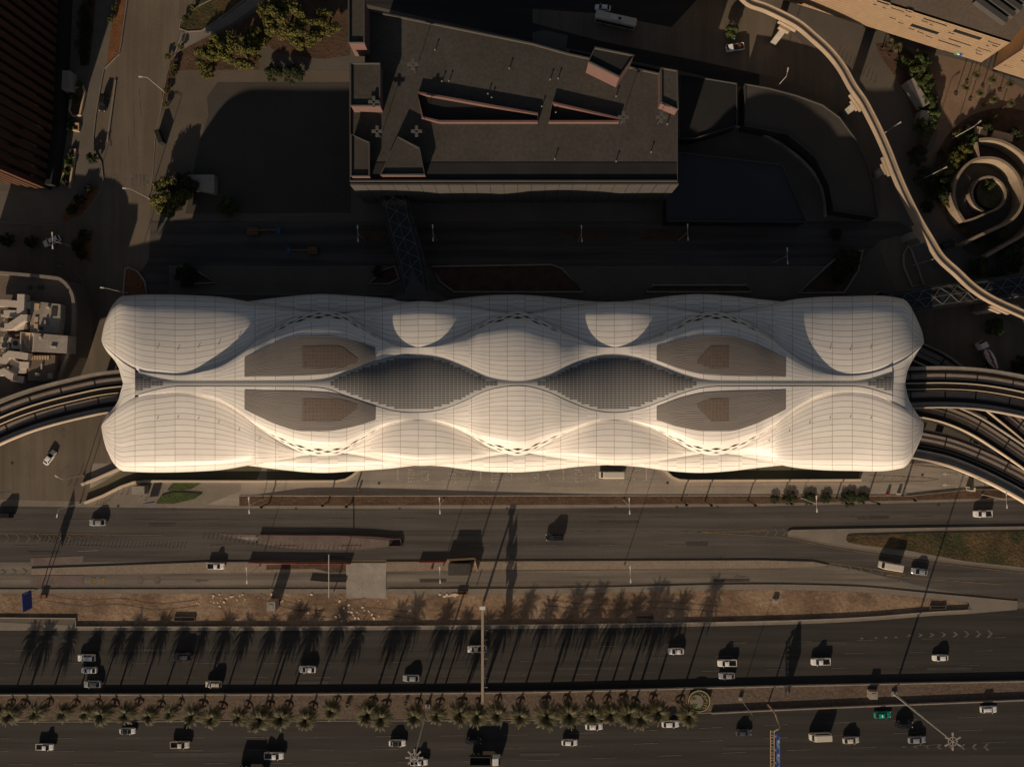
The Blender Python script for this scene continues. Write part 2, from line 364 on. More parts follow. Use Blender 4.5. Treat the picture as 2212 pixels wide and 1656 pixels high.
for sg in (1, -1):
    f = lambda x, t, sg=sg: P(x, CY-sg*(vI(x)+(vshell(x)-vI(x))*t), ztop(x, vI(x)+(vshell(x)-vI(x))*t))
    grid('roof_shell', f, colx, TT, 'shell_panel', st, shell_uv(vI, vshell))
    # upstand along the skylight and rim at the outer edge
    grid('skylight_rim', lambda x, t, sg=sg: P(x, CY-sg*vI(x), zin(x)+.02-.3*t), colx, [0, 1], 'shell_plain', st)
    grid('shell_fascia', lambda x, t, sg=sg: P(x, CY-sg*(vshell(x)+(vB(x)-vshell(x))*t), zout(x)-.04+(min(zbo(x), zi2(x))-.25-zout(x))*t-(.45 if band(x) > .1 else 0)), colx, [0, 1], 'shell_plain', st)
# end caps of the top shell
zc = pchip([(221.5,10.6),(230,14.5),(246,19),(263,22.3),(292,24.2)])
def cap(sil, x0, x1, name='shell_end'):
    for sg in (1, -1):
        n = 16; xs = lin(x0, x1, n)
        lo = pchip(sil)
        def f(x, t, sg=sg):
            a = max(0, lo(x)); b = vB(x); v = a+(b-a)*t
            z = (1-t)*zc(x if x < 1000 else 2213.5-x)+t*zlobe(x, 0)
            return P(x, CY-sg*v, z)
        grid(name, f, xs, lin(0, 1, 8), 'shell_panel', st, lambda x, t, xm: ((x-291.6)/43.2 if x0 < 292 else (1927-x)/43.2, t*2.999+.0005))
# side lobes
def zo2(x):
    return 11.8 if 560 < x < 1650 else 10.5
silL_lo = pchip([(219,92),(221.5,86),(250,58),(292,30)]); 
silL_up = pchip([(219,94),(221,108),(225,126),(229,140),(235,153),(242,168),(250,178),(257,185),(265,189.4)])
silR_up = pchip([(1953,182),(1962,173),(1968,164),(1974,152),(1981,138),(1988,121),(1991,113),(1994,100),(1995.5,88)])
def lob_hi(x):
    if x < 265: return silL_up(x)
    if x > 1953: return silR_up(x)
    return E2(x)
def lob_lo(x):
    if x < 221.5: return silL_lo(x)
    if x > 1991: return 82+(x-1991)*1.2
    return vB(x)
def zlobe(x, r):
    zi, zo = zi2(x), zo2(x); flat = min(3.1, (zi-zo)*.3) if (x < 700 or x > 1520) else min(1.5, (zi-zo)*.2)
    z = zi-flat*r*r-(zi-zo-flat)*(1-sqrt(max(0, 1-r**(24 if (x < 700 or x > 1520) else 17))))
    e = 0
    if x < 330: e = (330-x)/111.
    if x > 1885: e = (x-1885)/111.
    if e: z = zo+(z-zo)*sqrt(max(0.0, 1-min(1, e)**3.2))
    return z
lx = [219.2,219.8,220.6,222,224,227,230,234,239,245,252,259,266,275,284]+[x for x in colx]+[1934,1942,1950,1956,1962,1968,1974,1979,1984,1988,1991,1993,1994.3,1995.2]
for sg in (1, -1):
    def f(x, t, sg=sg):
        a = lob_lo(x)-5*clamp01(min((x-292)/90, (1927-x)/90)); b = lob_hi(x); v = a+(b-a)*t; r = clamp01((v-lob_lo(x))/max(.5, b-lob_lo(x)))
        return P(x, CY-sg*v, zlobe(x, r)-(.25 if t == 0 else 0))
    grid('roof_lobe', f, lx, [0,.05,.1,.2,.3,.4,.5,.6,.7,.78,.84,.88,.91,.935,.955,.97,.98,.988,.994,.998,1], 'shell_panel', st, shell_uv(lob_lo, lob_hi, (1,)))
    # lower skirt under the lobes
    sx_ = [x for x in colx if 470 <= x <= 1740]
    def f3(x, t, sg=sg):
        a = min(E2(x), E3(x))-8; b = max(E3(x), E2(x)-1.5); v = a+(b-a)*t
        return P(x, CY-sg*v, 11.4-1.6*t*t-3.6*(1-sqrt(max(0, 1-t**5))))
    grid('roof_skirt', f3, sx_, [0,.15,.3,.45,.6,.7,.8,.87,.93,.97,1], 'shell_panel', st, lambda x, t, xm: ((x-903)/UP, t*max(1, round((max(E3(xm), E2(xm)-1.5)-min(E2(xm), E3(xm))+8)/11))))
    # rim under the lobes and the glazed wall below
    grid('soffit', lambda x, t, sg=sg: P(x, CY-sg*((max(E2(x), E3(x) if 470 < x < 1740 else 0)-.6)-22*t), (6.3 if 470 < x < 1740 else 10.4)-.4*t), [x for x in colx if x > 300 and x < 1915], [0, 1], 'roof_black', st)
cap([(221,85.9),(230,70),(246.6,50.4),(256.6,33),(261.6,13),(263,0),(292,0)], 221.5, 292)
cap([(1927,0),(1956,0),(1957,13),(1961,30),(1976,58),(1991,80.9)], 1927, 1990.5)
# skylight: arched glass between the two halves
def fsk(x, v): return P(x, CY-v, zin(x)-.12+min(1.5, abs(vI(x))*.024)*(1-(v/max(1, vI(x)))**2))
b = MB(); b.uv = []
gw, gh = 8.6, 5.0
xs = [292+gw*i for i in range(int((1927-292)/gw)+1)]+[1927]
for i in range(len(xs)-1):
    xa, xb = xs[i], xs[i+1]
    vm = max(vI(xa), vI(xb)); nr = int(vm/gh)+1
    for j in range(-nr, nr):
        q = []
        for x, jj in ((xa, j), (xb, j), (xb, j+1), (xa, j+1)):
            v = max(-vI(x), min(vI(x), jj*gh)); q.append(fsk(x, v))
        mid = min(vI(xa), vI(xb))-max(abs(j), abs(j+1))*gh
        inl = 708 < xa < 1100 or 1160 < xa < 1500 or xa < 345 or xa > 1870
        b.add(q, [(0,1,2,3)], 0 if (mid > 4.5 and inl) else 1); b.uv += [(0,0),(1,0),(1,1),(0,1)] if 1 else []
b.build('skylight', ['skylight_dark', 'skylight_louvre'], st)
# lattice bands with diamond openings hanging below the crests
def bandseg(x0, x1, xc):
    for sg in (1, -1):
        def F_(x, t): 
            v = vshell(x)-.3+(vB(x)-vshell(x)+.6)*t
            return P(x, CY-sg*v, zout(x)+.12+(zbo(x)-zout(x))*(t**1.5))
        n = 64; back = MB(); 
        xs_ = lin(x0, x1, n)
        g = grid('lattice_backing', lambda x, t: F_(x, t)-Vector((0, 0, .5)), xs_, lin(0, 1, 6), 'roof_black', st)
        # solid bands between diamonds: quads subdivided, diamonds removed
        m = MB(); nx, ny = 300, 40
        hx = 19.7
        keep = {}
        def vid(i, j):
            k = (i, j)
            if k not in keep:
                keep[k] = len(m.v); m.v.append(tuple(F_(x0+(x1-x0)*i/nx, j/ny)))
            return keep[k]
        for i in range(nx):
            x = x0+(x1-x0)*(i+.5)/nx
            for j in range(ny):
                t = (j+.5)/ny; op = False
                if band(x) > .12 and .16 < t < .93:
                    for tc, ph, k, hh in ((.38, 0, .6, .115), (.57, .5, .56, .10), (.76, 0, .42, .07)):
                        xx = ((x-xc)/(2*hx)+ph+.5) % 1-.5
                        if abs(xx)*2/k+abs(t-tc)/hh < 1: op = True
                if not op: m.f.append((vid(i,j), vid(i,j+1), vid(i+1,j+1), vid(i+1,j))); m.m.append(0)
        m.build('lattice_band', 'shell_plain', st, True)
for a_, b_, c_ in ((528, 852, 688), (980, 1256, 1118), (1400, 1704, 1547)): bandseg(a_, b_, c_)
# louvred panels on the first and third bulges
lo1 = pchip([(528,14),(553,15.3),(628,16.5),(703,20),(753,30.3),(810,50)])
hi1 = pchip([(528,56),(553,68),(603,90.5),(653,103),(703,103),(753,95.5),(810,79)])
def louvre(x0, x1, flip, gx0, gx1, gtri):
    for sg in (1, -1):
        mp = (lambda x: 810-(x-1418)*(282/279.)) if flip else (lambda x: x)
        xs_ = lin(x0, x1, 30)
        def f(x, t, dz=.1):
            v = lo1(mp(x))+(hi1(mp(x))-lo1(mp(x)))*t; return P(x, CY-sg*v, ztop(x, v)+dz)
        lp = grid('louvre_panel', f, xs_, lin(0, 1, 10), 'louvre', st, lambda x, t, xm: (x/38., t*20))
        def g(x, t):
            k = gtri(x); c = 57; v = c+(t-.5)*48*k[0]+k[1]; return P(x, CY-sg*v, ztop(x, v)+.14)
        gr = grid('grille', g, lin(gx0, gx1, 14), lin(0, 1, 6), 'grille', lp, lambda x, t, xm: (x/8., t*16))
louvre(528, 810.5, False, 653, 771, lambda x: (1 if x < 735 else max(.15, 1-(x-735)/45.), 0 if x < 735 else -(x-735)*.2))
louvre(1418, 1697, True, 1506, 1574, lambda x: (1 if x > 1535 else max(.12, 1-(1535-x)/34.), 0 if x > 1535 else -(1535-x)*.35))
# glazed wall under the roof, then unseen blocks added against light leaks
b = MB()
wp = [(290,690),(290,966),(470,985),(900,978),(1300,978),(1740,985),(1930,966),(1930,690),(1740,672),(470,672)]
b.prism([P(x, y, 0) for x, y in wp], 0, 9.5)
b.build('glazed_wall', 'glass_dark', st)
b = MB(); b.prism([P(x, y, 16) for x, y in ((300,770),(300,886),(1915,886),(1915,770))], 9.5, 21.5); b.build('light_block_core', 'roof_black', st)  # unseen box added to stop sunlight passing under the shells
for k_ in (-1, 1):
    b = MB(); b.prism([P(x, CY+k_*y, 12) for x, y in ((300,40),(300,150),(1915,150),(1915,40))], 9.4, 15.2); b.build('light_block_side', 'roof_black', st)  # unseen side boxes added to shut out light from the open ends
# small safety anchors along one seam
for x in range(340, 1900, 44):
    for sg in (1, -1):
        if 560 < x < 1650: continue
        v = lob_lo(x)+(lob_hi(x)-lob_lo(x))*.32; p = P(x, CY-sg*v, zlobe(x, .32)); b = MB(); b.beam(p, p+Vector((.1, 0, .3)), .12, .12); b.build('roof_anchor', 'steel_dark', st)
# beak of cladding reaching out to the glass footbridge on the north side
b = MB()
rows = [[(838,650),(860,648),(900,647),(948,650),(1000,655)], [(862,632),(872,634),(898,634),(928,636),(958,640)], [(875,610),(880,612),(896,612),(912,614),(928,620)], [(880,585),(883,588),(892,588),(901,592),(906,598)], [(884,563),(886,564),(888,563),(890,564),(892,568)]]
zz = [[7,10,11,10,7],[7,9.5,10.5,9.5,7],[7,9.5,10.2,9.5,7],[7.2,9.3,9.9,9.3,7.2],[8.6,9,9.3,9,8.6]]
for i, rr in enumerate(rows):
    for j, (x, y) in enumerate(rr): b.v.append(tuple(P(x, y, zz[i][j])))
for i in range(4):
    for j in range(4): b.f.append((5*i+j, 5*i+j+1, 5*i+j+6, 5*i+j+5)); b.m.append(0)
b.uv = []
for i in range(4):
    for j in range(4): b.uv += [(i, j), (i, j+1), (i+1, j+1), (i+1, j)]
b.build('beak', 'facade_grey', st, True)  # white cladding, coloured grey to stand in for its shade
# =================== GROUND, ROADS, MARKINGS ===================
def sheet(name, polys, z, m):
    b = MB()
    for p in polys: b.flat(p, z)
    return struct(name, b, m)
b = MB(); b.box(-1500, -1500, -.5, 1500, 1500, 0); struct('ground', b, 'concrete_warm')
O = lambda pts: PL(pts)
yN = pchip([(-400,1500),(0,1497.8),(553,1497),(1105,1493),(1380,1487),(1658,1480),(2211,1468.5),(2700,1458)])      # north edge of the palm median
yM = pchip([(-400,1559),(0,1557.8),(553,1556),(1105,1554),(1506,1539),(1658,1531.5),(2211,1509),(2700,1489)])      # south edge
yW = pchip([(165,1352),(553,1352),(1105,1348.5),(1658,1340),(1858,1332),(2029,1319),(2089,1316)])
yK = pchip([(-400,1272.5),(0,1272.5),(1105,1271.5),(1658,1262),(1833,1266),(2009,1281),(2196,1298)])
def curve(f, x0, x1, n=24): return [(x, f(x)) for x in lin(x0, x1, n)]
# west street and its side roads
sheet('street', [O([(470,-60),(395,62),(372,110),(360,150),(352,210),(345,300),(332,400),(325,450),(322,480),(340,512),(352,520),(352,640),(268,640),(230,800),(290,860),(290,1000),(200,1090),(-80,1090),(-80,560),(-80,495),(80,487),(133,482),(180,455),(210,420),(226,385),(215,345),(203,310),(212,210),(222,155),(255,110),(262,0),(262,-60)])], .012, 'street')
sheet('pavement_west', [O([(150,-60),(255,-60),(262,0),(255,100),(225,150),(222,160),(212,210),(204,310),(215,345),(226,385),(205,420),(133,482),(-80,490),(-80,410),(110,412),(128,290),(146,100)])], .02, 'pavement_dim')
sheet('hill_path', [O([(620,-30),(556,12),(500,52),(440,82),(407,100),(380,130),(376,118),(392,70),(425,66),(480,40),(530,5),(560,-30)])], .02, 'pavement')
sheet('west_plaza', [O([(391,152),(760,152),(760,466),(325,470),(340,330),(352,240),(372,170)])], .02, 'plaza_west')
sheet('west_plaza_shaded_paving', [O([(470,178),(758,178),(758,460),(400,462),(430,310),(450,250),(447,210)])], .03, 'plaza_dark')  # same plaza, with the station's shade put into a darker colour
sheet('north_road', [O([(325,478),(1940,478),(1975,500),(1900,520),(1860,560),(1700,640),(268,640),(322,560)])], .03, 'asphalt')
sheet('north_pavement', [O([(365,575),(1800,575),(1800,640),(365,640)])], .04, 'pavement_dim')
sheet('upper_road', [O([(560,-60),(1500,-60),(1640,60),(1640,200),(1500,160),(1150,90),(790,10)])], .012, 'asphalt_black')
sheet('east_street', [O([(1560,-60),(1680,-60),(1700,60),(1770,130),(1840,200),(1880,300),(1925,420),(1960,540),(2211,720),(2211,800),(1960,800),(1940,640),(1900,540),(1870,420),(1820,260),(1740,190),(1660,165),(1500,130),(1300,90),(1150,50),(1150,20),(1300,30),(1450,60)])], .016, 'street')
# around the south front of the station
sheet('service_road', [O([(200,1000),(790,1000),(2000,1000),(2260,1020),(2260,1056),(2096,1056),(1958,1070),(1658,1070.5),(1100,1069.5),(517,1069.5),(517,1092),(330,1092),(340,1060),(265,1055),(190,1087)])], .02, 'service_road')
sheet('forecourt_paving', [O([(188,1088),(262,1048),(340,1042),(520,1042),(520,1060),(440,1092),(190,1092)])], .03, 'pavement')
sheet('ramp_floor', [TL(0,2,[(740,1010),(775,905),(900,840),(1050,740),(1050,640),(2300,640),(2208,835),(1250,832),(1160,842),(1050,880),(900,950)])+[] , O([(576,1012),(576,1038),(745,1038),(768,1026),(782,1008)]), O([(1432,1006),(1455,1030),(1488,1037),(1856,1036),(1856,1006)])], .034, 'olive_floor')
# boulevard
sheet('boulevard', [O([(-80,1089),(520,1096),(1105,1096),(1658,1091),(1960,1083),(2300,1074)]+curve(lambda x: 1213 if x < 1640 else 1213+max(0, x-1700)*.16, 2300, -80))], .01, 'asphalt')
sheet('boulevard_verge', [O([(-80,1076),(330,1086),(520,1092),(1105,1089.5),(1658,1087),(1958,1080),(2300,1070),(2300,1077),(1958,1086),(1658,1092.5),(1105,1098),(520,1098),(-80,1092)])], .024, 'pavement')
sheet('service_lane', [O([(-80,1214),(1640,1209),(1760,1212),(1850,1228),(2300,1290)]+curve(yK, 2196, 0)+[(-80,1272.5)])], .016, 'lane_grey')
sheet('splitter_island', [O([(68,1228),(446,1214),(748,1214),(748,1234),(68,1241)]), O([(834,1214),(1640,1210.5),(1755,1213),(1790,1220),(1755,1224),(1640,1226),(1105,1230),(834,1233)])], .12, 'tile_tan')
sheet('concrete_pad', [O([(748,1215),(834,1215),(834,1291),(748,1291)])], .13, 'grey_concrete')
sheet('lane_pavement', [O(curve(yK, -80, 2196)+[(2196,1315),(2100,1318),(2090,1300)]+[(x, y+12) for x, y in curve(yK, 2050, -80)])], .10, 'pavement')
sheet('sand_verge', [O([(-80,1281),(748,1281)]+[(748,1290),(834,1290),(834,1281)]+[(x, y+11) for x, y in curve(yK, 860, 2050)]+[(2089,1301),(2089,1314)]+[(x, y-2) for x, y in curve(yW, 2089, 165)]+[(165,1333),(-80,1331)])], .11, 'sand')
sheet('highway_verge', [O([(-80,1340),(165,1350)]+curve(yW, 165, 2089)+[(2196,1310),(2196,1316)]+[(x, y+9) for x, y in curve(yW, 2089, 165)]+[(-80,1361)])], .022, 'pavement')
sheet('highway_north', [O([(-400,1352),(165,1358)]+[(x, y+7) for x, y in curve(yW, 165, 2089)]+[(2196,1314),(2700,1290)]+curve(yN, 2700, -400))], .014, 'asphalt_dark')
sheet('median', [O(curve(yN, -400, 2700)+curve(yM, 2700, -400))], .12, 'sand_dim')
sheet('highway_south', [O(curve(yM, -400, 2700)+[(2700,2100),(-400,2100)])], .014, 'asphalt_dark')
sheet('planter_strip', [O([(517,1070),(1105,1070),(1658,1071),(1958,1071),(2096,1056.5),(2300,1056),(2300,1072),(1958,1080),(1658,1087),(1105,1090),(517,1091)])], .10, 'soil')
g_ = TL(3,2,[(170,1275),(200,1262),(700,1252),(2300,1232),(2300,1620),(1500,1530),(1100,1470),(600,1400),(170,1310)])
sheet('gore_pavement', [g_], .11, 'pavement')
sheet('road_fork', [O([(1500,1150),(1700,1152),(1810,1180),(1935,1198),(2035,1213),(2300,1240),(2300,1300),(2196,1300),(2009,1270),(1850,1230),(1755,1213),(1500,1211)])], .018, 'asphalt')
sheet('grass', [], 0, 'dry_grass') if False else None
b = MB(); b.prism(TL(3,2,[(672,1340),(680,1312),(720,1300),(1400,1280),(2300,1268),(2300,1590),(1700,1525),(1200,1432),(800,1385),(690,1362)]), .1, .3); tag(b.build('grass', 'dry_grass'), kind='stuff')
# east: plaza, planter, forecourt islands
sheet('east_plaza', [TL(3,0,[(1190,400),(1830,560),(2300,820),(2300,1160),(1900,1040),(1680,1090),(1520,1230),(1400,1420),(1310,1430),(1440,1250),(1500,900),(1400,650),(1250,470)])], .026, 'plaza_tan')
sheet('flower_bed', [TL(3,0,[(930,380),(1100,370),(1260,480),(1380,640),(1430,900),(1440,1130),(1290,1440),(1240,1380),(1300,1150),(1210,860),(1080,640),(960,470)])], .036, 'soil')
sc_ = P(2137, 415)
def disc(cx, cy, r, n=40, a0=0, a1=2*pi): return [(cx+r*cos(a0+(a1-a0)*i/n), cy+r*sin(a0+(a1-a0)*i/n)) for i in range(n)]
sheet('garden_soil', [disc(sc_.x+4, sc_.y+4, 20.5)], .05, 'soil')
sheet('bed_west', [TL(0,0,[(1000,-40),(1085,-40),(1040,400),(1020,480),(915,555),(940,400)])], .06, 'soil_orange')
sheet('hedge_bed', [TL(0,0,[(715,-40),(832,-40),(790,400),(765,570),(690,570),(700,300)])], .06, 'soil')
sheet('hill_bed', [TL(0,0,[(1550,240),(1640,90),(1750,-40),(2130,-40),(1900,150),(1730,265),(1600,270)])], .06, 'dry_grass')
sheet('garden_bed', [O([(372,118),(440,86),(500,60),(560,20),(600,-40),(752,-40),(756,120),(700,128),(600,118),(560,80),(560,150),(388,152),(365,190),(352,240),(350,200)])], .03, 'soil')
sheet('corner_beds', [TL(0,1,[(630,60),(860,-60),(800,80),(700,200),(560,265),(525,215)]), TL(0,1,[(610,420),(800,320),(785,610),(640,520)])], .06, 'soil_orange')
b = MB()
for c in ((0,1,[(1085,690),(1110,655),(1180,690),(1250,780),(1265,900),(1070,900)]),): b.flat(TL(*c[:3]), .12)
struct('island_bed', b, 'soil_orange')
sheet('station_beds', [O([(935,578),(1190,574),(1210,582),(1255,628),(985,628),(960,612)]), O([(1400,629),(1412,618),(1610,618),(1619,629)]), O([(1730,632),(1790,575),(1820,548),(1860,545),(1850,580),(1820,630)]), TL(1,1,[(985,790),(1100,680),(1200,645),(1225,750),(1150,785)]), TL(0,1,[(1540,740),(1560,650),(1700,690),(1840,780),(1620,790)]), TL(2,1,[(410,330),(810,330),(835,365),(800,415),(600,412),(480,390)]), TL(2,1,[(1085,365),(1120,325),(1500,325),(1560,370),(1480,410),(1110,412)]), TL(1,1,[(870,340),(1120,340),(1150,425),(890,420)])], .06, 'soil')
b = MB()
for p in ([(r_[0], r_[1]) for r_ in TL(0,2,[(1350,1030),(1400,960),(1480,935),(1600,935),(1745,945),(1680,990),(1500,1030)])], TL(0,2,[(1448,915),(1500,855),(1700,850),(1735,855),(1650,905),(1550,918)])): b.prism([Vector((q[0], q[1], 0)) for q in p], .04, .25)
tag(b.build('lawn', 'grass'), kind='stuff')

# painted markings
mw = MB(); my = MB(); mf = MB(); mr = MB()
def dash(m, f, x0, x1, ln, gap, wd=.15, z=.05):
    x = x0
    while x < x1: m.ribbon([P(q, f(q)) for q in lin(x, min(x+ln, x1), 3)], wd, z); x += ln+gap
y1 = pchip([(-100,1594),(553,1591),(1105,1586),(1413,1576),(1658,1565),(1850,1558),(2090,1548),(2300,1540)])
for k in (0, 28, 56): dash(mf, lambda x: y1(x)+k, -31 if k < 50 else 20, 2260, 52, 88, .16)
for k in (35, 64, 92): dash(mf, lambda x: yN(x)-k-(2 if k > 60 else 0), -60+k, 2260, 40, 100, .13)
dash(mf, lambda x: 1178-.001*x, 34, 1480, 47, 93, .17)
dash(mf, lambda x: 1123-.004*x, 10, 2200, 45, 95, .13)
dash(mf, lambda x: 1148.0, 1240, 1560, 23, 23, .2)
dash(my, lambda x: yK(x)-5, -40, 745, 800, 1); dash(my, lambda x: yK(x)-5, 838, 2190, 1400, 1); dash(my, lambda x: 1236.5-.004*x, 70, 740, 800, 1, .13); dash(my, lambda x: 1236.5-.004*x, 838, 1700, 900, 1, .13)
dash(my, lambda x: 1209.5, 540, 1500, 1000, 1, .15); dash(my, lambda x: 1226-.028*x, 68, 446, 400, 1, .16)
dash(my, lambda x: 1151.0+.012*x, 0, 350, 400, 1, .14); dash(my, lambda x: 1041.5, 552, 742, 300, 1, .14); dash(my, lambda x: 1041.5, 1492, 1858, 400, 1, .14)
my.ribbon(TL(2,2,[(1600,1275),(1850,1272),(2208,1258)]), .16, .055); my.ribbon(TL(2,2,[(1600,1275),(1850,1292),(2208,1312)])+TL(3,2,[(170,1330),(600,1418),(1100,1492),(1500,1552),(2300,1640)]), .16, .055)
my.ribbon(TL(3,2,[(870,787),(1300,800),(1470,822),(1350,838),(880,845)]), .14, .055)
my.ribbon(TL(3,2,[(1260,695),(1700,748),(2100,800)]), .25, .055)
my.ribbon(TL(3,2,[(350,1520),(700,1562),(1200,1640)])+TL(3,3,[(1000,0),(1500,45),(2020,82)]), .18, .055)
def chev(m, x, y, h, w_, d=1, th=.5):    # d=+1 points right
    for s in (-1, 1):
        a = P(x, y); hh = h/7.43; ww = w_/7.43*d
        t = th*d; m.flat([(a.x+ww+t, a.y), (a.x+t, a.y+s*hh), (a.x, a.y+s*hh), (a.x+ww, a.y)], .056 if s > 0 else .057)
for i in range(11): chev(mf, 10+i*22.5, 1161+i*.35-(0 if i < 3 else .3*i), 11-i*.85, 8)
for i in range(3): chev(mf, 2+i*23, 1235.5-i*.7, 7, 8)
for i, (x, h) in enumerate([(1562,2.5),(1585,3.6),(1607,4.8),(1630,6),(1652,7),(1671,7.5),(1689,8.5)]): chev(mf, x, 1148.5, h, 6)
for i in range(6): chev(mw, 1881+i*21.6, 1032+i*.3, 6-i*.6, 5.5)
for i in range(6): chev(mf, 1783+i*23, 1218+i*3.6, 6.5-i*.6, 7)
for i in range(8): chev(mf, 1956+i*25, 1371-i*.5, 3+i*.75, 7, 1, .8)
for i in range(8): chev(mf, 1958+i*25.5, 1611.5+i*0, 2+i*.8, 7, -1, .8)
for x in (1858, 1889, 1910, 1932): mf.ribbon(O([(x, 1377.5-(x-1858)*.03), (x+6, 1377.5-(x-1858)*.03)]), .5, .056)
mp0 = MB()
def arrow(m, x, y, L, d=-1, dy=0):
    a = P(x, y); l = L/7.43; m.ribbon([(a.x, a.y), (a.x-d*l*-1*.62 if False else a.x+(-d)*l*.62, a.y+dy)], .22, .057)
    m.flat([(a.x+d*l*.38, a.y), (a.x, a.y+.55), (a.x, a.y-.55)], .058)
arrow(mp0, 2043, 1023.5, 27); arrow(mp0, 2043, 1047, 27); arrow(mf, 432, 1253.7, 30); arrow(mf, 1595, 1245.5, 28); arrow(mf, 1950, 1254.5, 28)
arrow(mf, 1390, 592, -30, -1); arrow(mf, 1620, 590, -30, -1)
rp = random.Random(4); pt = MB()
for x, y, l, w_ in ((320,1130,60,6),(700,1200,44,7),(1290,1125,90,5),(1480,1170,50,8),(905,1250,60,6),(1540,1250,80,5),(240,1400,120,6),(1200,1440,150,5),(1740,1385,90,7),(640,1470,70,6),(330,1625,160,7),(1120,1625,90,6),(1560,1612,120,6),(2000,1440,100,6),(1850,1115,70,5),(60,1190,70,6)):
    pt.flat([P(x, y), P(x+l, y-.01*l), P(x+l*.97, y+w_), P(x+3, y+w_+1)], .045)
struct('road_patch', pt, 'patch_dark')
tt_ = MB()
for pts in ([(560,1287),(600,1300),(660,1312),(740,1306),(790,1296)], [(600,1337),(660,1322),(720,1326),(800,1318),(900,1330)], [(100,1290),(180,1302),(260,1298),(340,1310),(430,1300)], [(1180,1300),(1300,1312),(1420,1305),(1560,1315)]):
    q = smooth(O(pts), 5)
    for o_ in (-.85, .85): tt_.ribbon(q, .3, .135, 0, o_)
struct('tyre_track', tt_, 'soil_light')
# pedestrian crossings
for i in range(12):
    if 3 < i < 7: continue
    x0 = 905+i*33; mf.flat(TL(0,0,[(x0,1510),(x0+15,1510),(x0+13,1612),(x0-2,1612)]), .05)
for i in range(7): mf.flat(TL(0,1,[(405,430+i*30),(492,430+i*30),(492,445+i*30),(405,445+i*30)]), .05)
for i in range(5): mf.flat(TL(0,2,[(480+i*16,395+i*14-0),(545+i*0+i*16-20,360+i*14),(553+i*16-20,366+i*14),(488+i*16,402+i*14)]), .05)
# west street lane lines
for c in ((1215,1000,1200,760),(1160,1180,1150,900),(1110,1340,1108,1180)): mf.ribbon(TL(0,0,[c[:2], c[2:]]), .15, .05)
mf.ribbon(TL(0,1,[(795,980),(830,870),(870,780)]), .15, .05); mf.ribbon(TL(0,1,[(905,560),(912,480)]), .15, .05); mf.ribbon(TL(0,2,[(500,785),(608,692)]), .16, .05); mf.ribbon(TL(0,2,[(0,935),(95,930)]), .16, .05)
mw.ribbon(TL(0,2,[(670,1440),(850,1432)]), .15, .05)
# bus bays
mp = mp0
for x in (859.5, 1038.5, 1217, 1396): mp.ribbon(O([(x, 1010), (x, 1037)]), .3, .05)
dash(mp, lambda x: 1037.5, 862, 1415, 9, 9, .13)
# parking box signs and red surfacing in the lane
for x in (202, 222): 
    my.flat(O([(x-5,1248),(x+5,1248),(x+5,1259),(x-5,1259)]), .055); mw.wall(O([(x-6,1247),(x+6,1247),(x+6,1260),(x-6,1260)]), .12, .05, .06, closed=True)
for x in (304, 340): mr.flat([(P(x,1253.5).x+1.0*cos(a), P(x,1253.5).y+1.0*sin(a)) for a in [2*pi*i/20 for i in range(20)]], .055)
mr.flat(O([(66,1242.5),(181,1242),(181,1264.5),(66,1265)]), .05)
mr.flat(TL(0,2,[(265,1500),(720,1480),(720,1540),(265,1570)]), .05)
mr.flat(TL(0,2,[(1880,1290),(2220,1300),(2220,1370),(2050,1335)]), .05); mr.flat(TL(1,2,[(0,1308),(700,1308),(1150,1345),(1145,1400),(950,1425),(650,1430),(300,1420),(0,1370)]), .05)
mw.flat(TL(0,2,[(2040,1318),(2220,1318),(2220,1350),(2120,1340)]), .052)
for n_, m_, k_ in (('road_marking', mw, 'paint_white'), ('worn_marking', mf, 'paint_worn'), ('bay_marking', mp, 'paint_pale'), ('yellow_marking', my, 'paint_yellow'), ('red_surfacing', mr, 'paint_red')): struct(n_, m_, k_)
def text(body, x, y, size, rot, m, name='road_lettering', z=.06, squash=1.0, kind='structure', M_=None, parent=None):
    c = bpy.data.curves.new(name, 'FONT'); c.body = body; c.size = size; c.align_x = 'CENTER'; c.align_y = 'CENTER'
    o = bpy.data.objects.new(name, c); COL.objects.link(o)
    bpy.context.view_layer.update()
    me = bpy.data.meshes.new_from_object(o.evaluated_get(bpy.context.evaluated_depsgraph_get()))
    COL.objects.unlink(o); bpy.data.objects.remove(o)
    me.transform(Matrix.Diagonal((squash, 1, 1, 1))); 
    if M_ is None: me.transform(Matrix.Rotation(rot, 4, 'Z')); p = P(x, y); me.transform(Matrix.Translation((p.x, p.y, z)))
    else: me.transform(M_)
    me.materials.clear(); me.materials.append(MATS[m]); q = bpy.data.objects.new(name, me); COL.objects.link(q)
    if kind: q['kind'] = kind
    if parent is not None: q.parent = parent; me.transform(Matrix.Translation(-parent.location))
    return q
for x0 in (889.5, 1070, 1251):
    text('STOP', x0, 1026, 2.9, pi/2, 'paint_pale', squash=.62); text('BUS', x0+30, 1026, 2.9, pi/2, 'paint_pale', squash=.62)
    if True:
        text('\ufed2\ufed7\ufeee\ufee3', x0+87, 1024, 3.2, pi/2, 'paint_pale', squash=.7); text('\ufebb\ufe8e\ufe91'[::1], x0+113, 1024, 3.2, pi/2, 'paint_pale', squash=.7)
text('ONLY PARK', 2069, 1034, 1.9, pi/2, 'paint_pale', squash=.7); text('BUS | CAR', 2084, 1034, 1.9, pi/2, 'paint_pale', squash=.7)

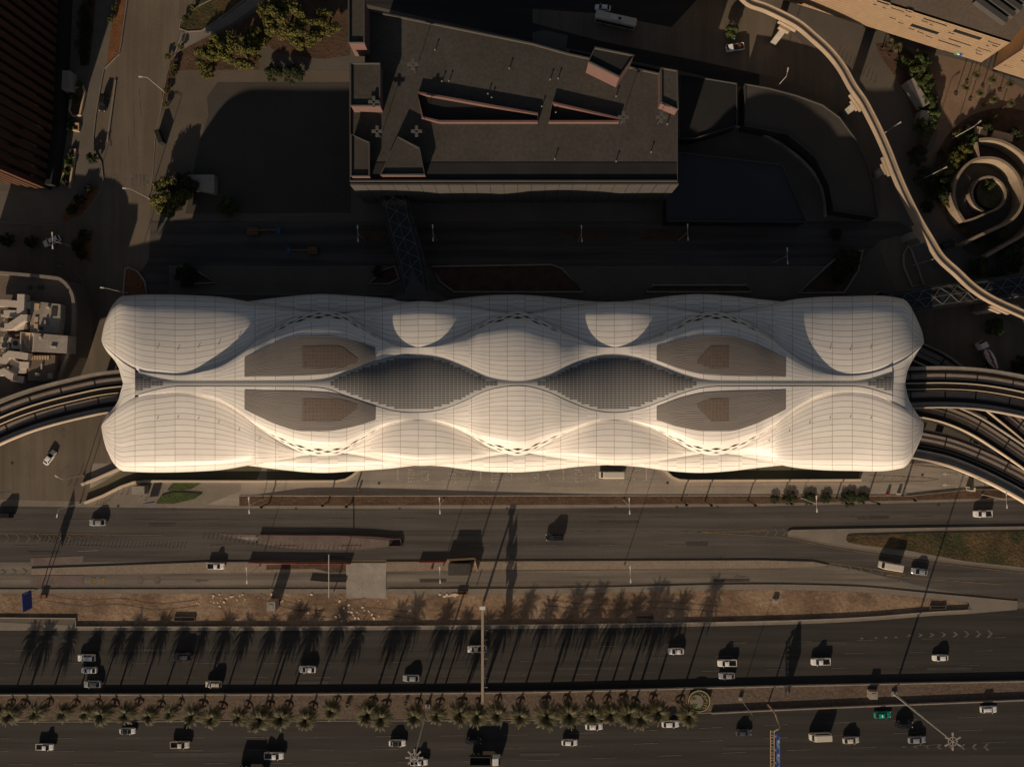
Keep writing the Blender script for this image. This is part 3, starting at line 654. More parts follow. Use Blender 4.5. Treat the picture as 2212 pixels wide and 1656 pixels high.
# kerbs and low walls (the ones that cast the long thin shadows)
def wallthing(name, label, cat, path, th, h, m, z0=0., closed=False, group=None):
    b = MB(); b.wall(path, th, z0, h, closed=closed); o = b.build(name, m); return tag(o, label, cat, group)
def kerb(path, th=.25, h=.16, m='pavement', closed=False):
    b = MB(); b.wall(path, th, 0, h, closed=closed); return tag(b.build('kerb', m), kind='structure')
kerb(O(curve(yK, -80, 745, 20)), .3, .2); kerb(O(curve(yK, 838, 2196, 40)), .3, .2)
kerb(O([(68,1228),(446,1214),(748,1213.5)]), .25, .24); kerb(O([(834,1213.5),(1640,1210),(1755,1213),(1790,1220)]), .25, .24)
kerb(TL(3,2,[(170,1275),(200,1260),(700,1250),(2300,1228)]), .3, .3); kerb(TL(3,2,[(170,1310),(600,1400),(1100,1470),(1500,1530),(2300,1618)]), .25, .15)
wallthing('retaining_wall', 'long low concrete wall along the south edge of the sand strip beside the highway', 'wall', O(curve(yW, 165, 2089, 50)), .3, .62, 'grey_concrete')
wallthing('retaining_wall', 'short low concrete wall at the far left end of the sand strip', 'wall', O([(-80,1332),(165,1334),(165,1351)]), .3, .5, 'grey_concrete')
wallthing('median_barrier', 'concrete barrier between the north carriageway and the palm median', 'barrier', O(curve(yN, -200, 2400, 60)), .3, .85, 'grey_concrete')
wallthing('median_barrier', 'concrete barrier on the south side of the median right of the last palm', 'barrier', O(curve(yM, 1535, 2400, 20)), .3, .85, 'grey_concrete')
kerb(O(curve(yM, -200, 1535, 40)), .25, .2)
hw = pchip([(520,.1),(553,.12),(575,.25),(680,.8),(1105,.35),(1330,.15),(2300,.14)])
xs = lin(517, 1958, 40)
wallthing('planter_wall', 'tapering wall along the north edge of the long planter south of the bus bays', 'wall', O([(x, 1070) for x in xs]), .22, [hw(x) for x in xs], 'grey_concrete')
kerb(O([(1958,1071),(2096,1056.5),(2300,1056)]), .25, .3)
pw = TL(0,2,[(740,1022),(900,960),(1050,885),(1160,847),(1250,836),(2208,838)])+O([(728,1038.5),(748,1035),(764,1025),(778,1012)])
wallthing('ramp_parapet', 'cream parapet curving along the west ramp under the station edge', 'wall', pw, .7, .9, 'cream_wall')
wallthing('ramp_parapet', 'short cream parapet on the north side of the west ramp mouth', 'wall', TL(0,2,[(715,865),(850,810),(1050,722)]), .7, .9, 'cream_wall')
wallthing('ramp_parapet', 'cream parapet curving along the east ramp under the station edge', 'wall', O([(1422,1008),(1436,1016),(1451,1030),(1466,1036),(1488,1037.5),(1658,1037),(1857,1036)]), .7, .9, 'cream_wall')
for lab, pts in (('white kerb wall around the trapezoid bed north of the station centre', O([(932,576),(1190,572),(1213,580),(1260,631),(980,631),(950,608)])), ('white kerb wall around the narrow bed right of centre', O([(1394,631),(1410,616),(1612,616),(1622,631)])),
                 ('white kerb wall around the slanted bed near the right end of the station', O([(1724,633),(1785,575),(1820,545),(1862,542),(1852,585),(1822,632)])), ('white kerb wall around the red soil bed near the top left corner of the station', TL(0,1,[(1068,900),(1085,670),(1110,650),(1190,685),(1255,775),(1272,905)])),
                 ('white kerb wall around the leaf shaped bed left of the glass footbridge', TL(1,1,[(975,795),(1100,675),(1200,640),(1235,750),(1150,792)])), ('white kerb wall around the pointed bed near the tree by the west end', TL(0,1,[(1530,745),(1560,640),(1700,682),(1860,783),(1620,796)])),
                 ('white kerb wall around the triangular bed under the east footbridge', TL(3,1,[(1205,460),(1165,540),(1165,640),(1240,820),(1340,800),(1230,500)]))):
    wallthing('planter_kerb', lab, 'kerb', pts, .45, .5, 'grey_concrete', closed=True)
kerb(O([(365,575),(480,577),(860,577)]), .15, .12); kerb(O([(1270,592),(1290,578),(1850,576)]), .15, .12); kerb(O([(380,632),(550,636),(880,636)]), .3, .2)
kerb(TL(0,1,[(0,255),(400,290),(560,275),(720,200),(820,80),(880,-40)]), .2, .15); kerb(TL(0,1,[(500,635),(620,660),(700,740),(745,880),(735,1000),(705,1250),(690,1500)]), .2, .15)
kerb(TL(0,0,[(1105,-30),(1045,400),(1030,470),(900,600),(870,760),(830,1000),(808,1200),(825,1310),(880,1410),(895,1560),(870,1640)]), .22, .3); kerb(TL(0,0,[(1000,695),(930,1220)]), .5, .35)
kerb(TL(0,0,[(1905,-40),(1700,60),(1560,180),(1550,250),(1620,275),(1740,268),(1900,160),(2120,0)]), .3, .2); kerb(TL(0,0,[(1560,420),(1470,520),(1430,700),(1400,900),(1340,1200),(1320,1500),(1300,1650)]), .2, .15)
# =================== BUILDINGS, VIADUCTS, BRIDGES ===================
def parapet(b, poly, th, z0, z1): b.wall(poly, th, z0, z1, closed=True)
# --- central low building with the angular roof blocks
ZR = 20.7
cb = thing('office_building', 'dark flat-roofed building with pink roof blocks and two slit light wells north of the station', 'building', P(1110, 270))
roof = O([(0,0)]) and PL([(790,24),(1150,97),(1225,118),(1462,170),(1462,392),(757,392),(757,140),(790,140)], ZR)
w1 = PL([(903,204),(1161,250),(1161,266),(950,266),(913,257)], ZR); w2 = PL([(1192,226),(1337,260),(1335,266),(1185,266)], ZR)
b = MB(); b.prism(roof, 0, ZR); wall_ = b.build('wall', 'roof_black', cb)
b = MB(); b.flat(roof, ZR+.01); b.build('roof', 'roof_grey', cb)
b = MB(); parapet(b, roof, .35, ZR+.0, ZR+.7); b.build('parapet', 'facade_grey', cb)
for wl in (w1, w2):
    b = MB(); b.flat(wl, ZR+.05); lw = b.build('light_well', 'black', cb)  # flat black sheet on the roof stands in for shade down the well
    b = MB(); parapet(b, wl, .5, ZR+.02, ZR+1.35); b.build('well_parapet', 'pink_wall', lw)
b = MB(); b.wall(PL([(756,398),(1466,397)], 20.3), .45, 1.5, 20.2); b.build('facade_screen', 'facade_grey', cb)
b = MB()
for i in range(1, 24): 
    x = 758+i*30; a = P(x, 398, 20.3); b.box(a.x-.06, a.y-.26, 1.5, a.x+.06, a.y-.2, 20.25)
b.build('screen_joint', 'black', cb)
b = MB(); b.wall(PL([(792,20),(1148,92)], 19), .4, 1.5, 19); b.wall(PL([(1230,108),(1462,158)], 19), .4, 1.5, 19); b.build('facade_screen', 'facade_grey', cb)
b = MB(); b.prism(PL([(1150,72),(1176,66),(1226,78),(1222,112),(1150,98)], 18), 0, 18.2); b.build('stair_block', 'facade_grey', cb)
def block(poly, z1, zt, m='roof_grey', side='pink_wall'):
    q = PL(poly, zt); b = MB(); b.prism(q, ZR, zt-.5, 0, 1); rb = b.build('roof_block', [m, side], cb)
    b = MB(); parapet(b, q, .4, zt-.6, zt+.1); b.build('parapet', 'facade_grey', rb)
block([(753,-3),(786,-3),(786,92),(753,92)], 0, 28.5); block([(757,137),(820,137),(820,228),(757,228)], 0, 25.5)
block([(758,290),(797,308),(797,380),(758,380)], 0, 23.3); block([(860,296),(905,320),(917,377),(822,377)], 0, 23.3)
block([(1285,103),(1369,120),(1338,166),(1271,133)], 0, 27.5, 'roof_black'); block([(1428,147),(1462,153),(1464,236),(1428,221)], 0, 25.0)
b = MB(); q = PL([(760,352),(1462,352),(1462,388),(760,388)], ZR); b.prism(q, ZR, ZR+.12); b.build('walkway_grating', 'roof_black', cb)
fl0 = None
def floodlight(x, y, z, lab):
    global fl0
    if fl0 is None:
        t = thing('roof_floodlight', lab, 'floodlight', (0,0,0), 'four-headed floodlights on the roof')
        b = MB(); b.tube((0,0,0), (0,0,5), .09, .06); b.build('pole', 'steel_grey', t)
        for k in range(4):
            a = k*pi/2; b = MB(); c = (cos(a)*.85, sin(a)*.85); b.obox(c, 1.1, .75, 4.95, 5.15, a); b.build('lamp_head', 'steel_grey', t)
        fl0 = t; o = t
    else: o = copy_tree(fl0)
    o.location = P(x, y, z); o['label'] = lab
for x, y, lab in ((822,298,'four-headed floodlight between the two lower left roof blocks'), (905,298,'four-headed floodlight above the tip of the trapezoid roof block'), (897,157,'four-headed floodlight just above the left end of the long light well'), (815,236,'four-headed floodlight at the corner of the square roof block'), (1340,268,'four-headed floodlight at the right end of the short light well'), (1420,268,'four-headed floodlight below the far right roof block')): floodlight(x, y, ZR+.02, lab)
vt0 = None
for i, (x, y) in enumerate([(940,110),(970,177),(955,178),(1054,205),(1062,213),(1200,245),(1205,172),(1188,174),(1100,150),(1170,232),(1198,345),(1405,330),(1440,270),(1330,350),(870,330),(790,185),(1330,90+120)]):
    if vt0 is None:
        vt0 = thing('roof_vent', 'small upright vent pipe on the dark roof', 'vent', (0,0,0), 'vent pipes dotted over the dark roof')
        b = MB(); b.tube((0,0,0), (0,0,.9), .14); b.build('pipe', 'steel_grey', vt0); b = MB(); b.tube((0,0,.9), (0,0,1.05), .28, .1); b.build('cowl', 'steel_grey', vt0); o = vt0
    else: o = copy_tree(vt0)
    o.location = P(x, y, ZR+.02)
# --- brown tower at the top left
tw = thing('office_tower', 'tall brown tower with upright terracotta fins at the top left corner', 'building', P(60, 200))
b = MB(); b.prism(PL([(146,-120),(128,290),(111,411),(-300,340),(-300,-120)]), 0, 46); b.build('wall', 'glass_dark', tw)
b = MB(); b.prism(PL([(146,-120),(128,290),(111,411),(-300,340),(-300,-120)]), 46, 46.6); b.build('roof', 'roof_grey', tw)
ed = [Vector((p.x, p.y)) for p in PL([(146,-120),(128,290),(111,411)])]
def along(path, d):
    for i in range(len(path)-1):
        L = (path[i+1]-path[i]).length
        if d <= L: return path[i]+(path[i+1]-path[i])*d/L
        d -= L
    return path[-1]
tot = sum((ed[i+1]-ed[i]).length for i in range(2)); k = 0
while k*2.75 < tot:
    p = along(ed, k*2.75); b = MB(); b.box(p.x-.3, p.y-.75, 4.5, p.x+.9, p.y+.75, 46.2); b.build('fin', 'terracotta', tw); k += 1
se = [Vector((p.x, p.y)) for p in PL([(111,411),(-60,381)])]
for k in range(9):
    p = along(se, k*2.6+1.2); b = MB(); b.box(p.x-.5, p.y-.9, 4.5, p.x+.5, p.y+.1, 46); b.build('fin', 'terracotta', tw)
b = MB(); b.prism([Vector((q.x+d, q.y, 0)) for q, d in zip(PL([(146,-120),(128,290),(111,405)]), (0,0,0))]+[Vector((q.x+2.2, q.y, 0)) for q in PL([(111,405),(128,290),(146,-120)])], 0, 3.6); b.build('plinth', 'roof_black', tw)
b = MB(); b.obox(P(141, 174, 3), 3.0, 5.3, 0, 3.4); tag(b.build('kiosk', 'grey_concrete'), 'small pale roofed kiosk beside the foot of the brown tower', 'kiosk')
# --- plant building at the left with ducts
ZP = 9.0
pb = thing('plant_building', 'low curved concrete plant building with roof machinery on the left of the station', 'building', P(40, 720))
pp = smooth(PL([(-90,585),(0,590),(113,600),(138,607),(155,627),(163,655),(161,715),(152,760),(141,790),(127,824)], ZP), 3)+PL([(60,848),(-90,880)], ZP)
b = MB(); b.prism(pp, 0, ZP); b.build('wall', 'pavement_dim', pb)
b = MB(); b.flat(pp, ZP+.01); b.build('roof', 'roof_brown', pb)
b = MB(); parapet(b, pp, .9, ZP+.02, ZP+1.0); b.build('parapet', 'pavement', pb)
R5 = lambda pts, z: [P(x/6.369*.8637, (700+y/6.369)*.8637, z) for x, y in pts]     # crop (0,700)-(320,960)
b = MB(); b.prism(R5([(480,330),(965,390),(960,600),(920,860),(480,830)], 11.5), ZP, 11.5); b.build('machine_room', 'grey_concrete', pb)
b = MB(); b.prism(R5([(545,845),(1080,890),(1065,1168),(530,1140)], 13), ZP, 13); b.build('machine_room', 'grey_concrete', pb)
b = MB(); b.prism(R5([(440,1180),(880,1200),(860,1610),(440,1600)], 11), ZP, 11); b.build('machine_room', 'roof_brown', pb)
b = MB(); q = R5([(335,835),(545,850),(530,1140),(330,1130)], 12); b.prism(q, ZP, 11.4); rm = b.build('tank_room', 'stone_cream', pb); b = MB(); parapet(b, q, .3, ZP, 12.2); b.beam(R5([(385,950)],11.6)[0], R5([(455,1095)],11.6)[0], .35, .3); b.beam(R5([(480,860)],11.6)[0], R5([(465,1100)],11.6)[0], .2, .3); b.build('pipe', 'duct', rm)
def duct(pts, wd, h0=10.2, h1=12.2):
    q = R5(pts, (h0+h1)/2); b = MB(); b.wall(q, wd, h0, h1, 0); 
    return b.build('duct', 'duct', pb)
duct([(-60,370),(160,378),(330,395)], 1.9); duct([(380,235),(368,540)], 2.0, 10.2, 12.6); duct([(100,545),(160,540),(390,545)], 1.9, 10, 12)
duct([(470,610),(400,605),(190,745),(110,748)], 1.9, 11, 13); duct([(250,760),(340,740),(460,730)], 1.9, 9.6, 11.2); duct([(445,408),(520,410)], 1.9, 9.8, 11.6)
duct([(480,1225),(330,1200),(180,1185),(120,1230),(90,1290),(20,1270)], 1.9, 11, 12.9); duct([(490,1360),(290,1350),(230,1290),(170,1270)], 1.8, 9.8, 11.6); duct([(10,1480),(90,1460),(190,1530),(240,1540)], 1.8, 11, 12.6); duct([(210,1430),(450,1440)], 1.8, 9.6, 11.1); duct([(200,1560),(400,1590)], 1.8, 9.6, 11)
for pts in ([(30,455),(100,455),(75,590),(10,585)], [(20,665),(88,672),(70,805),(0,805)], [(10,905),(185,920),(180,1005),(0,995)], [(190,945),(325,940),(305,1100),(175,1090)], [(-40,1190),(12,1190),(10,1320),(-40,1320)], [(10,1010),(150,1020),(140,1100),(-20,1090)]):
    b = MB(); q = R5(pts, 11.5); b.prism(q, ZP, 11.5); u = b.build('cooling_unit', 'duct', pb); c = sum(q, Vector())/4; b = MB(); b.tube((c.x, c.y+.2, 11.5), (c.x, c.y+.2, 11.7), .7, .7, 14); b.build('fan', 'steel_dark', u)
for pts in ([(540,370),(630,375),(620,470),(535,465)], [(550,585),(610,588),(605,670),(545,668)], [(545,695),(605,700),(600,790),(540,785)]):
    b = MB(); b.prism(R5(pts, 11.7), 11.5, 11.75); b.build('hatch', 'stone_cream', pb)
for pts in ([(820,435),(910,440),(895,580),(815,575)], [(610,745),(680,750),(675,795),(608,790)]):
    b = MB(); b.prism(R5(pts, 11.7), 11.5, 11.7); b.build('vent_grille', 'steel_dark', pb)
for i in range(7): b = MB(); b.prism(R5([(500+i*42,1205),(530+i*42,1207),(528+i*42,1270),(498+i*42,1268)], 11.2), 11, 11.3); b.build('louvre_slat', 'stone_cream', pb)
for i in range(2): b = MB(); b.prism(R5([(455+150*i,90),(515+190*i,95),(512+190*i,150),(450+155*i,145)], ZP), ZP, ZP+.3); b.build('roof_hatch', 'steel_dark', pb)
for i, (x, y, w_, d_, h_) in enumerate([(60,860,70,40,1.2),(230,620,40,60,1.4),(240,860,60,40,1.0),(300,1250,0,0,0),(410,480,40,50,1.8),(60,620,50,36,1.5),(300,470,40,30,1.0),(120,880,30,30,1.6),(420,1340,0,0,0),(30,1400,60,40,1.4),(110,1380,30,44,1.1),(730,420,50,30,.7),(700,640,30,90,.6),(620,900,40,40,.5),(800,1050,90,30,.4),(760,1480,70,90,.5),(560,1480,60,50,.6),(650,1330,20,90,.5),(880,1400,30,50,.8)]):
    if w_:
        zb = 13 if (545 < x < 1080 and 845 < y < 1160) else (11.5 if 480 < x < 960 and 330 < y < 840 else (11 if 440 < x < 880 and y > 1180 else ZP))
        b = MB(); b.prism(R5([(x,y),(x+w_,y+3),(x+w_-4,y+d_),(x-3,y+d_-2)], zb+h_), zb, zb+h_); b.build('roof_unit', 'duct' if i % 3 else 'grey_concrete', pb)
for i in range(6): b = MB(); a_ = R5([(20+i*9, 1050+i*70)], 9.6)[0]; c_ = R5([(420-i*5, 1075+i*72)], 9.6)[0]; b.tube(a_, c_, .14, .14, 8); b.build('pipe', 'duct', pb)
# --- low podiums right of the central building (all in the station's shade)
def podium(lab, poly, z, m, pm='facade_grey', extra=None):
    q = PL(poly, z); c = sum(q, Vector())/len(q); t = thing('podium_building', lab, 'building', (c.x, c.y, 0))
    b = MB(); b.prism(q, 0, z); b.build('wall', 'roof_black', t); b = MB(); b.flat(q, z+.01); b.build('roof', m, t)
    b = MB(); parapet(b, q, .25, z+.02, z+.5); b.build('parapet', pm, t)
    return t
podium('low building with a blue grey roof right of the big dark roofed building', [(1462,330),(1688,357),(1740,480),(1440,478),(1440,420)], 6, 'roof_blue')
podium('low dark roofed block directly east of the pink sided roof block', [(1468,162),(1590,182),(1590,272),(1500,300),(1466,300)], 5, 'roof_black', 'facade_grey')
podium('low dark building with a curved east wall inside the elevated beam', smooth(PL([(1608,183),(1700,205),(1790,240),(1850,310),(1885,400),(1893,460)], 0), 1) and [(1608,183),(1660,192),(1720,208),(1775,228),(1812,255),(1845,300),(1870,350),(1885,400),(1895,470),(1800,455),(1790,400),(1760,340),(1700,290),(1608,272)], 5, 'plaza_dark')
b = MB(); b.wall(smooth(PL([(1560,270),(1640,290),(1720,340),(1770,400),(1780,470)]), 4), .4, 0, 1.2); tag(b.build('garden_wall', 'grey_concrete'), 'curved dark wall between the blue roofed building and the curved building', 'wall')
b = MB(); b.prism(TL(0,0,[(1610,1530),(1880,1530),(1880,1690),(1650,1640)]), 0, 2.6); tag(b.build('pavilion', 'grey_concrete'), 'small flat pale pavilion beside the large bush west of the dark building', 'pavilion')
# --- cream stone building at the top right
ZC = 18.
eb = thing('stone_building', 'cream stone clad building with slit windows at the top right corner', 'building', TP(3,0,1500,0))
def facade(e0, e1, z0, z1, wins):     # e0,e1 world xy of the face (left to right); wins: (u0,u1,v0,v1) fractions
    d = Vector((e1[0]-e0[0], e1[1]-e0[1], 0)); n = Vector((d.y, -d.x, 0)).normalized()
    def Q(u, v, off=0): return Vector((e0[0], e0[1], 0))+d*u+n*off+Vector((0, 0, z0+(z1-z0)*v))
    b = MB(); b.add([Q(0,0), Q(1,0), Q(1,1), Q(0,1), Q(0,0,-.6), Q(1,0,-.6), Q(1,1,-.6), Q(0,1,-.6)], [(0,1,2,3),(7,6,5,4),(3,2,6,7),(0,4,5,1),(0,3,7,4),(1,5,6,2)])
    fc = b.build('facade', 'stone_cream', eb)
    for u0, u1, v0, v1 in wins:
        b = MB(); b.add([Q(u0,v0,.03), Q(u1,v0,.03), Q(u1,v1,.03), Q(u0,v1,.03)], [(0,1,2,3)]); wn_ = b.build('window', 'glass_dark', fc)
        b = MB(); b.add([Q(u0,v1,.22), Q(u1,v1,.22), Q(u1,v1+.012,.22), Q(u0,v1+.012,.22), Q(u0,v1,.02), Q(u1,v1,.02), Q(u1,v1+.012,.02), Q(u0,v1+.012,.02)], [(0,1,2,3),(7,6,5,4),(3,2,6,7),(0,4,5,1)]); b.build('lintel', 'stone_cream', wn_)
    for v in lin(.08, .92, 10):      # course joints
        b = MB(); b.add([Q(0,v,.012), Q(1,v,.012), Q(1,v+.006,.012), Q(0,v+.006,.012)], [(0,1,2,3)]); b.build('stone_joint', 'roof_brown', fc)
    return Q, fc
ca = TP(3,0,2090,370,ZC); cb_ = TP(3,0,1050,40,ZC); dv = (cb_-ca).normalized(); far = ca+dv*95
rr = random.Random(5); wins = []
L_ = 95.
def tofrac(x, y):   # tile px on the facade -> (u,v)
    best = None
    for k in range(0, 41):
        z = 6+12*k/40.; p = TP(3,0,x,y,z); d = (far-ca); n = Vector((-d.y, d.x)); q = abs((p.x-ca.x)*n.x+(p.y-ca.y)*n.y)/d.length
        u = 1-((p.x-ca.x)*d.x+(p.y-ca.y)*d.y)/d.length_squared
        if best is None or q < best[0]: best = (q, u, (z-6)/12)
    return best[1], best[2]
for x0, y0, x1, y1, h in ((1240,210,1470,290,.07),(1610,260,1840,335,.07),(1350,155,1545,225,.035),(1475,340,1665,405,.035),(1565,330,1755,395,.035),(1070,65,1180,100,.03),(1190,90,1250,105,.03),(1190,130,1245,147,.03),(1060,150,1105,167,.03),(1125,190,1175,205,.03),(1220,240,1270,255,.03),(1295,270,1350,288,.03),(1365,308,1420,324,.03),(1330,175,1385,192,.03),(1560,278,1612,292,.03),(1820,410,1928,445,.03),(1905,352,2010,388,.03),(1795,428,1850,442,.03),(1795,455,1850,470,.03),(1885,390,1912,400,.03),(1400,210,1428,220,.03),(915,32,940,42,.03),(995,62,1022,72,.03),(1940,385,1990,402,.03),(950,0,1050,40,.04)):
    u0, v0 = tofrac(x0, y0); u1, v1 = tofrac(x1, y1); vm = (v0+v1)/2; wins.append((min(u0,u1), max(u0,u1), vm-h, vm+h))
Q, fc = facade((far.x, far.y), (ca.x, ca.y), 6, ZC, wins)
up_ = Vector((-dv.y, dv.x, 0)); up_ = up_ if up_.y > 0 else -up_
b = MB(); b.prism([far, ca, ca+up_*60+dv*-22, far+up_*60], 6, ZC-.03); b.build('upper_storeys', 'stone_cream', eb)
b = MB(); b.flat([far, ca, ca+up_*60+dv*-22, far+up_*60], ZC); b.build('roof', 'roof_brown', eb)
b = MB(); i1 = ca+up_*3.5+dv*4; i0 = far+up_*3.5; b.prism([i0, i1, i1+up_*50, i0+up_*50], 0, 6.1); b.build('ground_floor', 'glass_dark', eb)
for k in range(6):
    a = TP(3,0,1790+k*62,5-k*52,ZC+1); c_ = TP(3,0,2050+k*62,195-k*52,ZC+1); b = MB(); b.beam(a, c_, 1.4, 1.6); b.build('roof_fin', 'facade_grey', eb)
e2 = TP(3,0,2208,430,ZC); e3 = TP(3,0,1940,595,6); q0 = Vector((e3.x, e3.y, 0)); q1 = q0-dv*60
_, f2 = facade((q0.x, q0.y), (q1.x, q1.y), 6, ZC, [(.05,.12,.6,.66),(.14,.2,.62,.68),(.1,.3,.82,.88),(.22,.27,.3,.36),(.25,.3,.2,.26),(.3,.36,.4,.46),(.02,.06,.25,.3)])
b = MB(); b.prism([q0, q1, q1+up_*50, q0+up_*50], 6, ZC-.02); b.build('upper_storeys', 'stone_cream', eb)
b = MB(); b.prism([q0+up_*3-dv*3, q1+up_*3, q1+up_*50, q0+up_*50], 0, 6.1); b.build('ground_floor', 'glass_dark', eb)
# lettering and square emblem low on the facade
dx = -dv; nrm = Vector((dx.y, -dx.x, 0)).normalized()
def on_facade(u, zc, off=.25):
    p = far+(ca-far)*u; M_ = Matrix((( dx.x, 0, nrm.x, p.x+nrm.x*off), (dx.y, 0, nrm.y, p.y+nrm.y*off), (0, 1, 0, zc), (0, 0, 0, 1))); return M_
ut, vt = tofrac(1580, 452); um, vm = tofrac(1645, 466)
text('aramco', 0, 0, 1.5, 0, 'black', name='lettering', kind=None, M_=on_facade(ut, 6+12*vt), parent=eb)
for i, (m_, pts) in enumerate((('sign_green', [(-.9,-.8),(0,-.8),(0,.8),(-.9,.8)]), ('blue_sign', [(0,-.8),(.9,-.8),(.9,.8),(0,.8)]), ('lamp_lens', [(0,-.45),(.35,0),(0,.45),(-.35,0)]))):
    M_ = on_facade(um, 6+12*vm, .1+.05*i); b = MB(); b.add([M_ @ Vector((x, y, 0)) for x, y in pts], [(0,1,2,3)]); b.build('emblem', m_, eb)
# --- spiral car ramp at the right
R6 = lambda pts, z=0: [P((2280+x/4.87)*.8637, (300+y/4.87)*.8637, z) for x, y in pts]
sr = thing('spiral_ramp', 'cream walled spiral car ramp curling round a planted disc at the right edge', 'ramp', R6([(945,900)])[0])
def rwall(pts, th, z1, m='ramp_concrete', n=5, name='wall'):
    q = smooth(R6(pts, z1 if not isinstance(z1, list) else 4), n); b = MB()
    b.wall(q, th, 0, z1); b.build(name, m, sr)
b = MB(); b.flat(smooth(R6([(520,900),(560,650),(700,500),(900,455),(1120,500),(1300,680),(1364,900),(1300,1120),(1100,1260),(800,1400),(640,1260),(560,1080)]), 4, True), .08); b.flat(smooth(R6([(820,260),(1000,240),(1250,330),(1450,520),(1600,900),(1500,1250),(1200,1480),(900,1660),(650,1600),(640,1500),(900,1400),(1250,1250),(1400,1000),(1360,750),(1250,560),(1050,440),(830,450)]), 4, True), .06); b.build('driveway', 'plaza_dark', sr)
rwall([(640,1235),(560,1100),(515,920),(540,740),(630,590),(760,490),(920,462),(1080,490),(1220,590),(1320,740),(1355,920),(1320,1090),(1200,1230),(1000,1330),(800,1420),(645,1505)], .8, 4.2)
rwall([(830,240),(940,232),(1100,262),(1260,345),(1400,460),(1530,640),(1600,900),(1540,1180),(1380,1380),(1150,1520),(900,1660)], .8, 4.2)
rwall([(640,1235),(760,1200),(900,1140),(1040,1080),(1120,1000),(1140,880),(1100,780),(1010,710),(920,695),(820,730),(750,820),(735,920),(780,1040),(880,1110)], .6, 2.4)
rwall([(790,270),(805,360),(820,458)], .5, 4.2)
ds = R6([(945,900)])[0]; b = MB(); b.prism(disc(ds.x, ds.y, 4.6), 0, 1.4); b.build('planted_disc', 'dry_grass', sr)
for lab, pts, z in (('small square cream roofed shelter above the spiral ramp', [(795,80),(925,105),(912,195),(790,165)], 3.2), ('long cream roofed shelter above the spiral ramp', [(1005,125),(1238,180),(1225,270),(975,205)], 3.2)):
    b = MB(); b.prism(R6(pts, z), .0, z); tag(b.build('shelter', 'stone_cream'), lab, 'shelter')
for lab, pts, z in (('long pale container shaped shelter in the planted strip on the right', [(1195,705),(1255,672),(1398,890),(1340,925)], 3), ('short pale shelter just below the long one in the planted strip', [(1325,950),(1390,960),(1385,1050),(1312,1030)], 3)):
    b = MB(); b.prism(TL(3,0,pts,z), 0, z); tag(b.build('shelter', 'grey_concrete'), lab, 'shelter')
# --- elevated curved beam and its piers
mb_ = thing('elevated_beam', 'slender pale elevated guideway beam curving down the right side', 'viaduct', TP(3,0,740,740))
pth = smooth([P(1590,-30,12), TP(2,0,2050,5,12), TP(3,0,0,65,12), TP(3,0,250,190,12), TP(3,0,400,310,12), TP(3,0,540,440,12), TP(3,0,650,580,12), TP(3,0,740,740,12), TP(3,0,830,870,12), TP(3,0,900,1000,12), TP(3,0,960,1120,12), TP(3,0,1040,1300,12), TP(3,0,1110,1480,12), TP(3,1,1190,10,12), TP(3,1,1300,230,12), TP(3,1,1400,400,12), TP(3,1,1500,560,12), TP(3,1,1640,690,12), TP(3,1,1780,820,12), TP(3,1,1950,930,12), TP(3,1,2230,1058,12), P(2300,720,12)], 5)
b = MB(); b.wall(pth, 1.9, 10.4, 11.7); b.build('beam', 'beam_concrete', mb_)
b = MB(); b.wall(pth, .22, 11.6, 12.05, off=.85); b.wall(pth, .22, 11.6, 12.05, off=-.85); b.build('guide_rail', 'beam_concrete', mb_)
for (x, y), bs in zip([T(3,0,165,210), T(3,0,790,880), T(3,0,1050,1440), T(3,1,1340,340), T(3,1,1990,985)], [(50,370),(640,1000),None,None,None]):
    p = P(x, y, 10); dmin = min(range(1, len(pth)-1), key=lambda i: (pth[i]-Vector((p.x, p.y, 12))).length); d = (pth[dmin+1]-pth[dmin-1]); a = atan2(d.y, d.x)
    b = MB(); b.obox((pth[dmin].x, pth[dmin].y), 5.5, 2.6, 9.3, 10.6, a); b.obox((p.x, p.y), 3.2, 2.9, 8.4, 9.6, a); b.build('pier_head', 'beam_concrete', mb_)
    b = MB(); b.obox((p.x, p.y), 1.7, 2.5, 0, 9.3, a, 0, 1.0); b.build('pier', 'grey_concrete', mb_)
# --- railway viaducts
def viaduct(lab, pts, z, spec, half, group=None):
    q = smooth(PL(pts, z), 6); m0 = q[len(q)//2]; t = thing('rail_viaduct', lab, 'viaduct', (m0.x, m0.y, 0), group)
    b = MB(); b.wall(q, half*2, z-1.6, z); b.build('deck', 'track_dark', t)
    for nm, o0, o1, h0, h1, m in spec:
        b = MB(); b.wall(q, abs(o0-o1), z+h0, z+h1, off=(o0+o1)/2); b.build(nm, m, t)
    L = 0; acc = 0
    for i in range(1, len(q)):
        acc += (q[i]-q[i-1]).length
        if acc > 8.5:
            acc = 0; d = (q[i]-q[i-1]).normalized(); n = Vector((-d.y, d.x, 0))
            for s, e in [(x, y) for nm, x, y, *_ in spec if nm == 'track_slab']:
                b = MB(); b.beam(q[i]+n*s+Vector((0,0,.34)), q[i]+n*e+Vector((0,0,.34)), .35, .08); b.build('cable_trough', 'black', t)
    for i in (len(q)//3, 2*len(q)//3):
        b = MB(); b.tube((q[i].x, q[i].y, 0), (q[i].x, q[i].y, z-1.5), 1.1, 1.1, 14); b.build('pier', 'grey_concrete', t)
    return t
